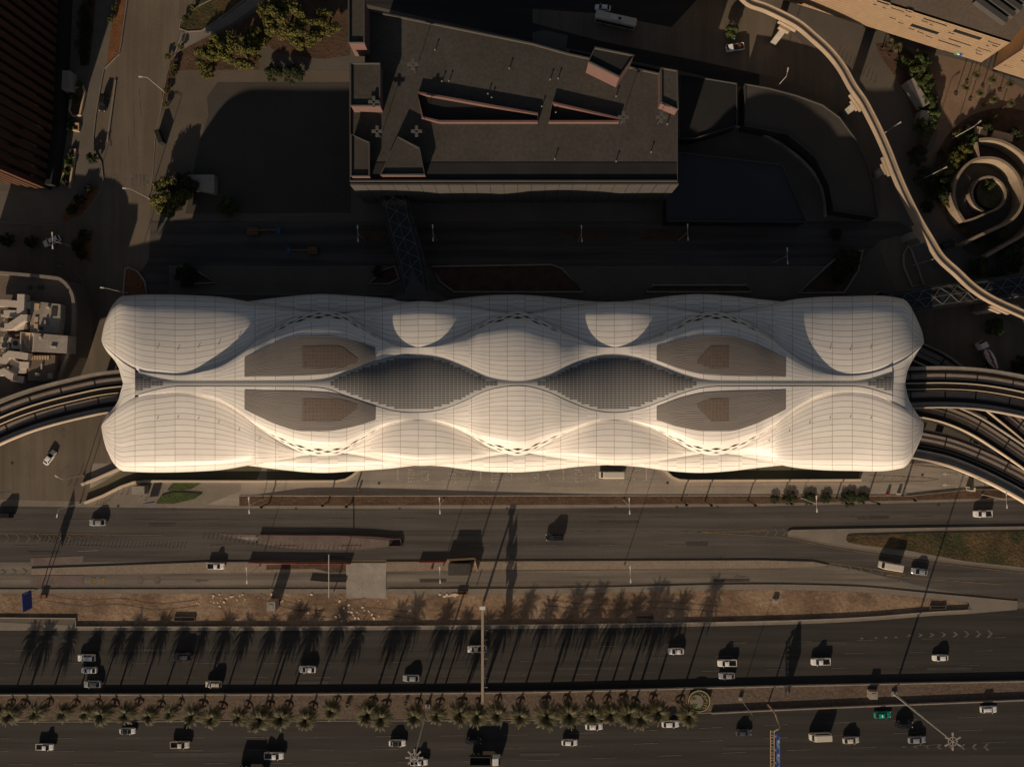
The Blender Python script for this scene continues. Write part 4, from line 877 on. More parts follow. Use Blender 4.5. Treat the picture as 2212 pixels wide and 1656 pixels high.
main = [('walkway', 5.7, 4.75, 0, 1.0, 'grey_concrete'), ('yellow_line', 4.78, 4.66, 1.0, 1.03, 'paint_yellow'), ('track_slab', 4.0, 2.2, 0, .3, 'track_slab'), ('rail', 3.72, 3.6, .3, .5, 'steel_dark'), ('rail', 2.24, 2.12, .3, .5, 'steel_dark'), ('guard_beam', 1.3, 1.0, 0, .75, 'cream_wall'),
        ('drain_strip', .85, -.35, 0, .12, 'roof_grey'), ('guard_beam', -.42, -.62, 0, .8, 'cream_wall'), ('track_slab', -1.0, -2.9, 0, .3, 'track_slab'), ('rail', -1.15, -1.27, .3, .5, 'steel_dark'), ('rail', -2.7, -2.82, .3, .5, 'steel_dark'),
        ('walkway', -4.0, -5.2, 0, 1.0, 'grey_concrete'), ('yellow_line', -4.0, -4.1, 1.0, 1.03, 'paint_yellow'), ('handrail', -4.5, -4.56, 1.0, 1.15, 'pole_metal'), ('handrail', -4.85, -4.91, 1.0, 1.15, 'pole_metal'), ('parapet', -5.35, -5.75, -.6, 1.7, 'cream_wall')]
viaduct('double track viaduct curving in from the left edge to the station', [(-260,1070),(-120,975),(-60,942),(0,913),(55,891),(110,874),(167,860),(219,849),(270,843),(335,838)], 12, main, 5.75)
viaduct('double track viaduct leaving the right end of the station, topmost of the tracks there', [(1890,838),(1965,837),(2040,836),(2121,841),(2211,857),(2290,880),(2400,925)], 12, main, 5.75)
one = [('parapet', 2.9, 2.65, 0, 1.2, 'grey_concrete'), ('track_slab', 1.9, -.9, 0, .25, 'track_slab'), ('rail', .55, .42, .25, .45, 'steel_dark'), ('rail', -.95, -1.08, .25, .45, 'steel_dark'), ('third_rail', -1.7, -1.9, .1, .5, 'black'), ('parapet', -2.4, -2.75, 0, 1.1, 'cream_wall')]
viaduct('lower single track viaduct passing under the upper one from the station corner', [(1900,728),(1985,764),(2040,792),(2095,836),(2150,880),(2211,930),(2290,1000)], 7, one, 3.2)
viaduct('lower single track viaduct emerging below the upper deck, first of the two', [(1900,862),(1975,878),(2040,893),(2100,918),(2160,955),(2225,1000),(2290,1050)], 7, one, 3.2)
viaduct('lower single track viaduct just above the cream walkway wall', [(1900,935),(1985,948),(2050,962),(2110,984),(2170,1012),(2230,1045),(2300,1090)], 7, [x for x in one if x[0] != 'parapet']+[('walkway', -3.0, -5.2, -.2, .8, 'grey_concrete'), ('parapet', -5.3, -5.8, -1.2, 1.5, 'cream_wall'), ('handrail', -4.0, -4.06, .8, 1.0, 'steel_dark')], 3.0)
# --- glazed footbridges with a triangulated frame
def footbridge(lab, pts, wd, z0, z1, step, stop=0):
    q = smooth(PL(pts, (z0+z1)/2), 5); c = q[len(q)//2]; t = thing('footbridge', lab, 'footbridge', (c.x, c.y, 0))
    b = MB(); b.wall(q, wd-.8, z0, z1-.45); b.build('glazing', 'glass_dark', t)
    b = MB(); b.wall(q, wd-.2, z0-.5, z0); b.build('deck', 'grey_concrete', t)
    tot = sum((q[i]-q[i-1]).length for i in range(1, len(q))); n = max(3, int(tot/step))
    def at(d):
        for i in range(1, len(q)):
            L = (q[i]-q[i-1]).length
            if d <= L+1e-6: v = (q[i]-q[i-1]).normalized(); return q[i-1]+v*d, v
            d -= L
        return q[-1], (q[-1]-q[-2]).normalized()
    rows = [(-.5, z0+.5), (-.36, z1-.5), (-.0, z1), (.36, z1-.5), (.5, z0+.5)]
    def node(i, r):
        sh = .5 if r % 2 else 0
        p, v = at(min(tot, max(0, (i+sh)/n*tot))); nn = Vector((-v.y, v.x, 0)); o_, z = rows[r]; return Vector((p.x, p.y, 0))+nn*o_*wd+Vector((0, 0, z))
    for r in range(5):
        if r in (0, 4):
            b = MB()
            for i in range(n): b.beam(node(i, r), node(i+1, r), .22, .22)
            b.build('edge_beam', 'lattice_steel', t)
    b = MB()
    for r in range(4):
        for i in range(n):
            if r % 2 == 0: b.beam(node(i, r), node(i, r+1), .2, .2); b.beam(node(i+1, r), node(i, r+1), .2, .2)
            else: b.beam(node(i, r), node(i, r+1), .2, .2); b.beam(node(i, r), node(i+1, r+1), .2, .2)
    for r in (1, 2, 3):
        for i in range(n): b.beam(node(i, r), node(i+1, r), .14, .14)
    b.build('lattice', 'lattice_steel', t)
    return t
footbridge('dark glazed footbridge with triangular frame running from the station up to the dark building', [(845,400),(851,427),(866,490),(884,550),(894,600),(900,640)], 7.4, 5.5, 10, 3.6)
footbridge('dark glazed footbridge with triangular frame leaving the top right corner of the station', [(1900,655),(1954,652),(2034,639),(2109,630),(2211,616),(2330,602)], 6.6, 4.6, 8.8, 4.4)
# =================== VEHICLES ===================
def loft(b, secs, mi=0):     # secs: (x, halfwidth, zlow, zshoulder, ztop)
    vs = []
    for x, hw, z0, zs, zt in secs:
        vs += [(x,-hw*.94,z0),(x,-hw,z0+(zs-z0)*.45),(x,-hw*.985,zs),(x,-hw*.80,zt),(x,hw*.80,zt),(x,hw*.985,zs),(x,hw,z0+(zs-z0)*.45),(x,hw*.94,z0)]
    n = len(secs); fs = []
    for i in range(n-1):
        for k in range(8): fs.append((8*i+k, 8*i+(k+1) % 8, 8*i+8+(k+1) % 8, 8*i+8+k))
    fs += [tuple(range(8))[::-1], tuple(range(8*n-8, 8*n))]
    b.add(vs, fs, mi)
def wheels(t, xs, hw, r=.34, wd=.24):
    for x in xs:
        for s in (-1, 1):
            b = MB(); b.tube((x, s*(hw-wd), r), (x, s*hw, r), r, r, 14); wl = b.build('wheel', 'rubber', t, local=True)
            b = MB(); b.tube((x, s*(hw-.02), r), (x, s*(hw+.015), r), r*.6, r*.55, 10); b.build('rim', 'pole_metal', wl, local=True)
def lamps(t, L, hw, z, z2=None):
    for s in (-1, 1):
        b = MB(); b.obox((L/2-.10, s*(hw-.30)), .22, .36, z-.08, z+.07); b.build('headlight', 'lamp_lens', t, local=True)
        b = MB(); b.obox((-L/2+.07, s*(hw-.28)), .14, .32, (z2 or z), (z2 or z)+.16); b.build('tail_light', 'red_lamp', t, local=True)
def mirrors(t, x, hw, z, m):
    for s in (-1, 1):
        b = MB(); b.obox((x, s*(hw+.10)), .12, .24, z, z+.14); b.build('wing_mirror', m, t, local=True)
def house(t, x0, x1, x2, x3, hw, zb, zr, m, roofm=None, panel=.76):   # greenhouse: base x0..x3, roof x1..x2
    hb = hw*.86; hr = hw*.70
    def q(nm, pts, mm): b = MB(); b.add(pts, [(0,1,2,3)]); return b.build(nm, mm, t, local=True)
    b = MB(); b.add([(x0,-hb,zb),(x3,-hb,zb),(x3,hb,zb),(x0,hb,zb),(x1,-hr,zr-.03),(x2,-hr,zr-.03),(x2,hr,zr-.03),(x1,hr,zr-.03)], [(0,1,5,4),(1,2,6,5),(2,3,7,6),(3,0,4,7),(4,5,6,7)]); b.build('cabin', m, t, local=True)
    e = .03
    q('windscreen', [(x3+e,-hb*.93,zb+.03),(x3+e,hb*.93,zb+.03),(x2+.06,hr*.93,zr-.02),(x2+.06,-hr*.93,zr-.02)], 'glass_car')
    q('rear_window', [(x0-e,hb*.9,zb+.03),(x0-e,-hb*.9,zb+.03),(x1-.06,-hr*.9,zr-.02),(x1-.06,hr*.9,zr-.02)], 'glass_car')
    for s in (-1, 1):
        xm = (x0+x3)/2+.1
        for a0, a1, c0, c1 in ((x0+.35, xm-.05, x1+.1, xm-.05), (xm+.05, x3-.35, xm+.05, x2-.1)):
            q('side_window', [(a0, s*(hb+.012), zb+.06),(a1, s*(hb+.012), zb+.06),(c1, s*(hr+.03), zr-.08),(c0, s*(hr+.03), zr-.08)], 'glass_car')
    b = MB(); rw = hr*.98
    b.add([(x1+.02,-rw*.9,zr-.02),(x1+.25,-rw,zr),(x2-.25,-rw,zr),(x2-.02,-rw*.9,zr-.02),(x2-.02,rw*.9,zr-.02),(x2-.25,rw,zr),(x1+.25,rw,zr),(x1+.02,rw*.9,zr-.02),(x1+.35,0,zr+.05),(x2-.35,0,zr+.05)],
          [(0,1,8),(1,2,9,8),(2,3,9),(3,4,9),(4,5,9),(5,6,8,9),(6,7,8),(7,0,8)]); b.build('roof', roofm or m, t, local=True)
def make(kind, m, roofm=None):
    t = thing(kind, None, None, (0, 0, 0))
    if kind == 'parked_car' or kind == 'sedan' or kind == 'taxi':
        L, hw = 4.75, .91; b = MB()
        loft(b, [(-2.37,.66,.42,.62,.80),(-2.2,.82,.28,.74,.96),(-1.7,.90,.24,.80,1.0),(-.8,.91,.22,.82,.99),(.5,.91,.22,.82,.98),(1.2,.90,.22,.80,.95),(1.9,.87,.24,.72,.84),(2.25,.76,.28,.62,.72),(2.38,.58,.38,.55,.60)]); b.build('body', m, t, local=True)
        house(t, -1.95, -1.25, .35, 1.15, hw, .93, 1.44, m, roofm); wheels(t, (-1.42, 1.42), hw); lamps(t, L-.1, hw, .62, .68); mirrors(t, .85, hw, .92, m)
        if kind == 'taxi': b = MB(); b.obox((-.4, 0), .3, .7, 1.47, 1.62); b.build('roof_sign', 'lamp_lens', t, local=True)
    elif kind == 'suv':
        L, hw = 4.85, .96; b = MB()
        loft(b, [(-2.42,.78,.45,.8,1.05),(-2.3,.92,.32,.9,1.15),(-1.2,.96,.28,.95,1.16),(.8,.96,.28,.95,1.14),(1.5,.95,.28,.92,1.08),(2.1,.91,.32,.86,.98),(2.35,.80,.38,.75,.85),(2.44,.66,.45,.68,.74)]); b.build('body', m, t, local=True)
        house(t, -2.28, -2.0, .35, 1.05, hw, 1.1, 1.76, m, roofm); wheels(t, (-1.45, 1.45), hw, .38); lamps(t, L-.1, hw, .78, .95); mirrors(t, .85, hw, 1.1, m)
        for s in (-1, 1): b = MB(); b.obox((-.8, s*.58), 2.1, .06, 1.80, 1.86); b.build('roof_rail', 'steel_dark', t, local=True)
    elif kind == 'pickup':
        L, hw = 5.3, .93; b = MB()
        loft(b, [(-.55,.93,.35,.95,1.12),(.6,.93,.35,.95,1.12),(1.5,.93,.35,.92,1.06),(2.2,.90,.38,.88,1.0),(2.55,.82,.42,.78,.88),(2.65,.68,.48,.7,.76)]); b.build('body', m, t, local=True)
        house(t, -.6, -.35, .75, 1.35, hw, 1.08, 1.72, m, roofm)
        b = MB(); b.box(-2.62,-.93,.5,-.6,-.83,1.08); b.box(-2.62,.83,.5,-.6,.93,1.08); b.box(-2.65,-.93,.5,-2.55,.93,1.08); b.box(-2.6,-.83,.45,-.6,.83,.62, 1); b.box(-2.6,-.83,.62,-.66,.83,.64, 1); b.build('cargo_bed', [m, 'steel_dark'], t, local=True)
        wheels(t, (-1.75, 1.65), hw, .38); lamps(t, L-.1, hw, .8, .85); mirrors(t, 1.1, hw, 1.08, m)
    elif kind in ('van', 'minibus'):
        L, hw, h = (6.9, 1.03, 2.55) if kind == 'minibus' else (6.2, 1.0, 2.5); b = MB()
        loft(b, [(-L/2,.95,.4,h-.4,h-.1),(-L/2+.15,hw,.35,h-.25,h),(L/2-1.5,hw,.35,h-.25,h),(L/2-1.0,hw,.35,h-.5,h-.12),(L/2-.55,hw*.97,.35,1.35,1.62),(L/2-.12,hw*.92,.38,.95,1.12),(L/2,hw*.8,.45,.8,.9)]); b.build('body', m, t, local=True)
        b = MB(); b.add([(L/2-.5,-.82,1.66),(L/2-.5,.82,1.66),(L/2-.98,.76,h-.16),(L/2-.98,-.76,h-.16)], [(0,1,2,3)]); b.build('windscreen', 'glass_car', t, local=True)
        for s in (-1, 1): b = MB(); b.box(-L/2+.5, s*(hw+.0)-.012, 1.45, L/2-1.6, s*hw+.012, 2.05); b.build('side_window', 'glass_car', t, local=True)
        for k in range(4): b = MB(); b.obox((-L/2+1+k*1.2, 0), .06, 1.5, h-.01, h+.03); b.build('roof_rib', 'pole_pale', t, local=True)
        wheels(t, (-L/2+1.2, L/2-1.2), hw, .38); lamps(t, L-.1, hw, .85, 1.1); mirrors(t, L/2-.9, hw, 1.4, 'black')
    elif kind == 'bus':
        L, hw, h = 12.0, 1.27, 3.1; b = MB()
        loft(b, [(-6,1.15,.4,2.7,3.0),(-5.8,hw,.35,2.85,h),(5.7,hw,.35,2.85,h),(6,1.18,.4,2.6,2.95)]); b.build('body', m, t, local=True)
        b = MB(); b.box(6.0,-1.05,1.2,6.03,1.05,2.6); b.build('windscreen', 'glass_car', t, local=True)
        for s in (-1, 1): b = MB(); b.box(-5.5, s*hw-.015, 1.3, 5.5, s*hw+.015, 2.4); b.build('side_window', 'glass_car', t, local=True)
        b = MB(); b.obox((.2, 0), 3.4, 1.5, h, h+.22); ac = b.build('air_conditioner', 'pole_pale', t, local=True); b = MB(); b.obox((1.1, 0), .9, .8, h+.22, h+.26); b.build('grille', 'steel_dark', ac, local=True)
        wheels(t, (-3.3, 4.0), hw, .48); lamps(t, L-.1, hw, .9, 1.2); mirrors(t, 6.0, hw, 2.2, 'black')
    elif kind == 'tipper_truck':
        b = MB(); loft(b, [(2.1,1.2,.6,2.4,2.9),(2.3,1.22,.5,2.5,3.0),(3.7,1.22,.5,2.3,2.8),(4.2,1.15,.5,1.6,1.9)]); b.build('cab', m, t, local=True)
        b = MB(); b.add([(4.22,-1.0,1.85),(4.22,1.0,1.85),(3.85,.95,2.7),(3.85,-.95,2.7)], [(0,1,2,3)]); b.build('windscreen', 'glass_car', t, local=True)
        b = MB(); b.box(-4.2,-.5,.7,3.8,.5,1.0); b.build('chassis', 'steel_dark', t, local=True)
        b = MB(); b.box(-4.3,-1.22,1.1,1.6,-1.1,2.5); b.box(-4.3,1.1,1.1,1.6,1.22,2.5); b.box(1.48,-1.1,1.1,1.6,1.1,2.6); b.box(-4.3,-1.1,1.1,-4.18,1.1,2.4); b.box(-4.18,-1.1,1.1,1.48,1.1,1.25,1); b.build('tipper_body', ['steel_dark', 'black'], t, local=True)
        wheels(t, (-3.2, -1.9, 3.0), 1.2, .52, .32); lamps(t, 8.3, 1.2, .9, 1.0); mirrors(t, 3.9, 1.2, 2.0, 'black')
    elif kind == 'flatbed_truck':
        b = MB(); loft(b, [(.7,.93,.5,1.6,2.0),(.9,.95,.45,1.65,2.05),(1.9,.95,.45,1.5,1.9),(2.5,.9,.5,1.1,1.3)]); b.build('cab', m, t, local=True)
        b = MB(); b.add([(2.45,-.8,1.3),(2.45,.8,1.3),(2.05,.75,1.88),(2.05,-.75,1.88)], [(0,1,2,3)]); b.build('windscreen', 'glass_car', t, local=True)
        b = MB(); b.box(-2.7,-.95,.8,.6,-.88,1.3); b.box(-2.7,.88,.8,.6,.95,1.3); b.box(-2.7,-.88,.8,-2.62,.88,1.3); b.box(.5,-.88,.8,.6,.88,1.5); b.box(-2.62,-.88,.8,.5,.88,.88,1); b.build('cargo_bed', [m, 'steel_dark'], t, local=True)
        wheels(t, (-1.8, 1.7), .93, .4); lamps(t, 5.1, .93, .8, .8); mirrors(t, 2.2, .95, 1.4, m)
        b = MB(); b.obox((-1.3, 0), .9, .9, .88, 1.5); b.build('crate', 'orange', t, local=True)
    elif kind == 'mixer_truck':
        b = MB(); loft(b, [(2.4,1.2,.6,2.5,2.9),(2.6,1.22,.5,2.5,3.0),(4.0,1.22,.5,2.3,2.8),(4.4,1.15,.5,1.7,1.9)]); b.build('cab', m, t, local=True)
        b = MB(); b.add([(4.42,-1.0,1.85),(4.42,1.0,1.85),(4.1,.95,2.7),(4.1,-.95,2.7)], [(0,1,2,3)]); b.build('windscreen', 'glass_car', t, local=True)
        b = MB(); b.box(-4.4,-.5,.7,4,.5,1.1); b.build('chassis', 'steel_dark', t, local=True)
        n = 24; prof = [(1.9,.5,1.9),(1.5,.95,2.0),(.2,1.2,2.2),(-1.6,1.15,2.45),(-3.2,.7,2.8),(-4.0,.5,3.0)]; b = MB()
        for x, r, z in prof: b.v += [(x, r*cos(2*pi*k/n), z+r*sin(2*pi*k/n)) for k in range(n)]
        for i in range(len(prof)-1):
            for k in range(n): b.f.append((n*i+k, n*i+(k+1) % n, n*i+n+(k+1) % n, n*i+n+k)); b.m.append(1 if ((k+i) // 2) % 3 == 0 else 0)
        b.build('drum', ['car_white', 'red'], t, local=True)
        b = MB(); b.beam((-4.2,0,3.0), (-5.0,0,1.6), .6, .15); b.build('chute', 'pole_metal', t, local=True)
        wheels(t, (-3.2, -1.9, 3.2), 1.2, .52, .32); lamps(t, 8.6, 1.2, .9, 1.0); mirrors(t, 4.2, 1.2, 2.0, 'black')
    elif kind == 'boom_lift':
        b = MB(); loft(b, [(-1.5,1.0,.5,1.2,1.5),(-1.3,1.15,.4,1.4,1.7),(1.2,1.15,.4,1.3,1.55),(1.5,1.0,.5,1.1,1.3)]); b.build('body', m, t, local=True)
        b = MB(); b.beam((-1.1,0,2.0), (4.5,0,2.4), .42, .42); b.beam((4.2,0,2.45), (6.9,0,2.2), .3, .3); b.build('boom', m, t, local=True)
        b = MB(); 
        for s in (-1, 1): b.box(6.9, s*1.1-.05, 1.3, 7.7, s*1.1+.05, 2.4)
        b.box(6.9,-1.1,1.2,7.7,1.1,1.3); b.box(6.9,-1.1,2.3,6.98,1.1,2.4); b.box(7.62,-1.1,2.3,7.7,1.1,2.4); b.build('basket', 'blue_paint', t, local=True)
        wheels(t, (-1.0, 1.0), 1.2, .5, .35)
    return t
CATN = {'sedan': 'car', 'suv': 'suv', 'pickup': 'pickup truck', 'van': 'van', 'minibus': 'minibus', 'bus': 'bus', 'tipper_truck': 'truck', 'flatbed_truck': 'truck', 'mixer_truck': 'truck', 'boom_lift': 'boom lift', 'taxi': 'taxi'}
protos = {}
def vehicle(kind, m, x, y, deg, label, group=None, roofm=None, z=0.02):
    k = (kind, m, roofm)
    if k not in protos: protos[k] = make(kind, m, roofm); o = protos[k]
    else: o = copy_tree(protos[k])
    o.location = P(x, y, .8)*1.0; o.location.z = z; o.rotation_euler = (0, 0, radians(deg+((x*13) % 7-3)*.35)); k_ = .95+((x*31+y*17) % 10)*.012; o.scale = (k_, k_*.99, k_)
    for kk in ('group',):
        if kk in o: del o[kk]
    tag(o, label, CATN[kind], group); return o
GN = 'vehicles on the northern highway carriageway'; GS = 'vehicles on the southern highway carriageway'; GB = 'vehicles on the boulevard south of the station'
V = vehicle
V('suv', 'car_white', 187, 1420, 180, 'white suv, topmost of the three stacked abreast at the far left', GN)
V('sedan', 'car_white', 192, 1447, 180, 'white sedan in the middle of the three abreast at the far left', GN)
V('sedan', 'car_silver', 200, 1477, 180, 'silver sedan, lowest of the three abreast at the far left', GN, 'car_grey')
V('suv', 'car_grey', 393, 1418, 180, 'dark grey suv half lost in the palm shadows', GN)
V('suv', 'car_cream', 461, 1477, 180, 'cream suv with a ribbed roof rack close to the median barrier', GN)
V('sedan', 'car_white', 664, 1445, 180, 'white sedan alone between two bands of palm shadow left of the sign gantry', GN)
V('sedan', 'car_silver', 888, 1464, 180, 'pale silver sedan nearest on the left of the sign gantry', GN)
V('pickup', 'car_white', 1030, 1401, 180, 'white pickup partly under the long sign gantry', GN, 'car_cream')
V('sedan', 'car_white', 1460, 1406, 180, 'white sedan above the right end of the palm row', GN)
V('pickup', 'car_white', 1570, 1431, 180, 'white pickup directly above a silver sedan', GN)
V('sedan', 'car_silver', 1570, 1459, 180, 'silver sedan directly below a white pickup', GN)
V('pickup', 'car_white', 1772, 1428, 180, 'white pickup with an empty black bed right of the pair driving abreast', GN)
V('sedan', 'car_white', 2031, 1420, 180, 'white sedan, rightmost on the northern carriageway', GN)
V('pickup', 'car_white', 97, 1612, 0, 'white pickup at the bottom left corner', GS)
V('sedan', 'car_white', 275, 1578, 0, 'white sedan with a black roof just under the palm row on the left', GS, 'car_black')
V('pickup', 'car_cream', 389, 1607, 0, 'off white crew cab pickup in the middle lane on the left', GS)
V('pickup', 'car_white', 592, 1631, 0, 'small white pickup just above a truck cut by the bottom edge', GS)
V('tipper_truck', 'car_silver', 545, 1664, 0, 'grey truck cut off by the bottom edge of the picture', GS)
V('sedan', 'car_white', 858, 1604, 0, 'white sedan with a black glass roof left of the bottom floodlight mast', GS, 'car_black')
V('pickup', 'car_white', 905, 1645, 0, 'white pickup underneath the head of the floodlight mast', GS)
V('sedan', 'car_black', 1022, 1600, 0, 'black sedan in the shadow above the tipper truck', GS)
V('tipper_truck', 'car_white', 1048, 1637, 0, 'white tipper truck with an empty black body at the bottom centre', GS)
V('sedan', 'car_white', 1230, 1603, 0, 'white sedan alone right of the tipper truck', GS)
V('sedan', 'car_white', 1283, 1568, 0, 'white sedan half hidden by palm fronds left of the other hidden one', GS)
V('sedan', 'car_white', 1448, 1563, 2, 'white sedan half hidden under the last two palms of the row', GS)
V('sedan', 'car_grey', 1606, 1582, 2, 'dark grey sedan just left of the large blue road sign', GS)
V('van', 'car_cream', 1770, 1589, 183, 'cream van with a ribbed roof right of the large blue road sign', GS)
V('sedan', 'car_cream', 1838, 1598, 3, 'off white sedan right behind the cream van', GS)
V('taxi', 'car_teal', 1906, 1543, 2, 'bright green taxi beside the median', GS)
V('sedan', 'car_black', 1953, 1565, 2, 'black sedan diagonally below the green taxi', GS)
V('sedan', 'car_silver', 1980, 1597, 3, 'silver sedan below the black one near the tall mast', GS)
V('suv', 'car_white', 2135, 1531, 3, 'white suv, rightmost on the southern carriageway', GS)
V('sedan', 'car_white', 107, 988, 53, 'white sedan turning on the lit road left of the west ramp', GB)
V('sedan', 'car_silver', 211, 1128, 180, 'silvery white sedan on the boulevard below the ramp mouth', GB)
V('suv', 'car_black', 10, 1112, 180, 'black suv cut by the left edge of the picture', GB)
V('pickup', 'car_white', 466, 1222, 0, 'white pickup at the end of the left splitter island', GB)
V('suv', 'car_black', 1198, 1160, 180, 'black suv with one bright headlight below the middle of the station', GB)
V('pickup', 'car_white', 2122, 1109, 180, 'white double cab pickup on the upper road at the right', GB)
V('van', 'car_cream', 1921, 1221, 170, 'long white van on the slip road below the grass island', GB)
V('sedan', 'car_silver', 1986, 1234, 172, 'silver sedan following the long white van', GB)
V('minibus', 'car_cream', 1320, 1024, 180, 'cream minibus waiting in a bus bay against the station')
V('suv', 'car_black', 223, 222, 262, 'black suv parked in the lay-by of the west street')
V('suv', 'car_white', 112, 521, 205, 'white suv at the left junction under a street lamp')
V('bus', 'car_cream', 1328, 48, -12, 'long pale bus in the dark street at the top')
V('sedan', 'car_white', 1302, 17, 176, 'white car beside the long bus at the top edge')
V('flatbed_truck', 'car_white', 1586, 104, 190, 'small white flatbed truck with orange load near the top')
V('mixer_truck', 'car_white', 2128, 768, 118, 'concrete mixer truck with red and white drum in the shade at the right')
V('suv', 'car_black', 2046, 528, 20, 'black vehicle parked in the shade beside the spiral ramp')
V('boom_lift', 'orange', 676, 542, 180, 'orange boom lift with its arm lowered on the shaded road')
V('boom_lift', 'orange', 547, 500, 0, 'boom lift with a blue basket left of the larger orange one')

# =================== STREET LAMPS, MASTS, SIGNS ===================
lamp0 = {}
def lamp(x, y, h, arms, label, group='street lamps'):      # x,y: picture position of the head of the pole
    k = (round(h), len(arms))
    if k not in lamp0:
        t = thing('street_lamp', label, 'street lamp', (0,0,0), group)
        b = MB(); b.tube((0,0,0), (0,0,h), .11, .07, 8); b.build('pole', 'pole_metal', t, local=True); b = MB(); b.tube((0,0,0), (0,0,.35), .26, .2, 8); b.build('base', 'grey_concrete', t, local=True)
        for i in range(len(arms)):
            a = pi*i; c, s_ = cos(a), sin(a)
            b = MB(); b.beam((0,0,h-.05), (c*1.3,s_*1.3,h+.12), .10, .10); ar = b.build('arm', 'pole_metal', t, local=True)
            b = MB(); b.add([(c*1.2-s_*.10, s_*1.2+c*.10, h+.22), (c*1.2+s_*.10, s_*1.2-c*.10, h+.22), (c*2.3+s_*.2, s_*2.3-c*.2, h+.2), (c*2.3-s_*.2, s_*2.3+c*.2, h+.2), (c*1.2-s_*.08, s_*1.2+c*.08, h+.08), (c*1.2+s_*.08, s_*1.2-c*.08, h+.08), (c*2.3+s_*.18, s_*2.3-c*.18, h+.08), (c*2.3-s_*.18, s_*2.3+c*.18, h+.08)], [(0,1,2,3),(7,6,5,4),(0,4,5,1),(1,5,6,2),(2,6,7,3),(3,7,4,0)]); b.build('lamp_head', 'pole_pale', t, local=True)
        lamp0[k] = t; o = t
    else: o = copy_tree(lamp0[k])
    p = P(x, y, h); o.location = (p.x, p.y, .02); o.rotation_euler = (0, 0, radians(arms[0])); tag(o, label, 'street lamp', group)
for i, (x, y) in enumerate([(538,1091), (949.6,1091.5), (1359,1092.5), (1763,1088), (2173,1079.6)]):
    lamp(x, y, 10.5, (92, -88), ['first', 'second', 'third', 'fourth', 'fifth'][i]+' from the left of the two armed lamps along the planter strip', 'two armed lamps along the planter strip')
for i, (x, y) in enumerate([(533,1242), (950,1241), (1361,1240)]): lamp(x, y, 10.5, (92, -88), ['left', 'middle', 'right'][i]+' of the three two armed lamps along the splitter island', 'two armed lamps along the splitter island')
for x, y, a, lab in ((126.4,1099.6,-100,'single lamp leaning over the boulevard below the ramp mouth'), (135,1035.7,150,'single lamp beside the zebra crossing west of the ramp'), (318,167.7,177,'single lamp over the lit west street near the top'), (283,409,173,'single lamp over the west street beside the crossing'), (235,623.7,172,'single lamp at the north west corner of the station'),
                     (1698.4,165,80,'single lamp on the dark road inside the elevated beam'), (1930,240+34,32,'single lamp passing under the elevated beam'), (2015,560,25,'single lamp between the beam and the triangular bed'), (1998,523,130,'single lamp right above the triangular bed'), (2028,447-78,25,'single lamp in the planting left of the spiral ramp'), (2104,283-10,40,'short single lamp at the curved wall of the plaza')):
    lamp(x, y, 10.0, (a,), lab, 'single armed lamps')
for x, y, lab in ((114,519.8,'two armed lamp above the white suv at the left junction'), (773,505,'first two armed lamp along the shaded north road'), (935,503.5,'two armed lamp right of the glass footbridge on the shaded road'), (1256,505,'two armed lamp in the left oval bed of the shaded road'), (1485,502,'two armed lamp in the right oval bed of the shaded road'), (1700,553,'two armed lamp on the pavement left of the slanted bed')): lamp(x, y, 10.5, (92, -88), lab, 'two armed lamps north of the station')
def mast(x, y, h, label, n=6, z0=.02):
    p = P(x, y, h); t = thing('floodlight_mast', label, 'floodlight mast', (p.x, p.y, z0))
    b = MB(); b.tube((0,0,0), (0,0,h), .32, .13, 12); b.build('mast', 'pole_metal', t, local=True); b = MB(); b.obox((0,0), 1.4, 1.4, 0, .5); b.build('base', 'grey_concrete', t, local=True)
    b = MB(); q = [(1.1*cos(2*pi*i/16), 1.1*sin(2*pi*i/16), 0) for i in range(16)]; b.wall([Vector(v) for v in q], .12, h-.4, h-.25, closed=True)
    for i in range(n): a = 2*pi*i/n+pi/2; b.beam((0,0,h-.3), (1.5*cos(a), 1.5*sin(a), h-.3), .1, .1)
    b.build('carriage', 'pole_metal', t, local=True)
    for i in range(n): a = 2*pi*i/n+pi/2; b = MB(); b.obox((1.8*cos(a), 1.8*sin(a)), .9, .36, h-.45, h-.2, a); b.build('lamp_head', 'mast_head', t, local=True)
mast(2059, 1601.6, 28.8, 'very tall floodlight mast on the right of the median leaning out over the carriageway')
mast(894.5, 1636.7, 29.4, 'very tall floodlight mast whose ring of heads hides a white pickup at the bottom', 8)
p = P(1625, 1544, 11); t = thing('antenna_pole', 'thin bare pole in the median right of the round emblem bed', 'pole', (p.x, p.y, .1)); b = MB(); b.tube((0,0,0), (0,0,11), .12, .05); b.build('pole', 'pole_metal', t, local=True); b = MB(); b.obox((0,0), .9, .9, 0, .7); b.build('base', 'grey_concrete', t, local=True)
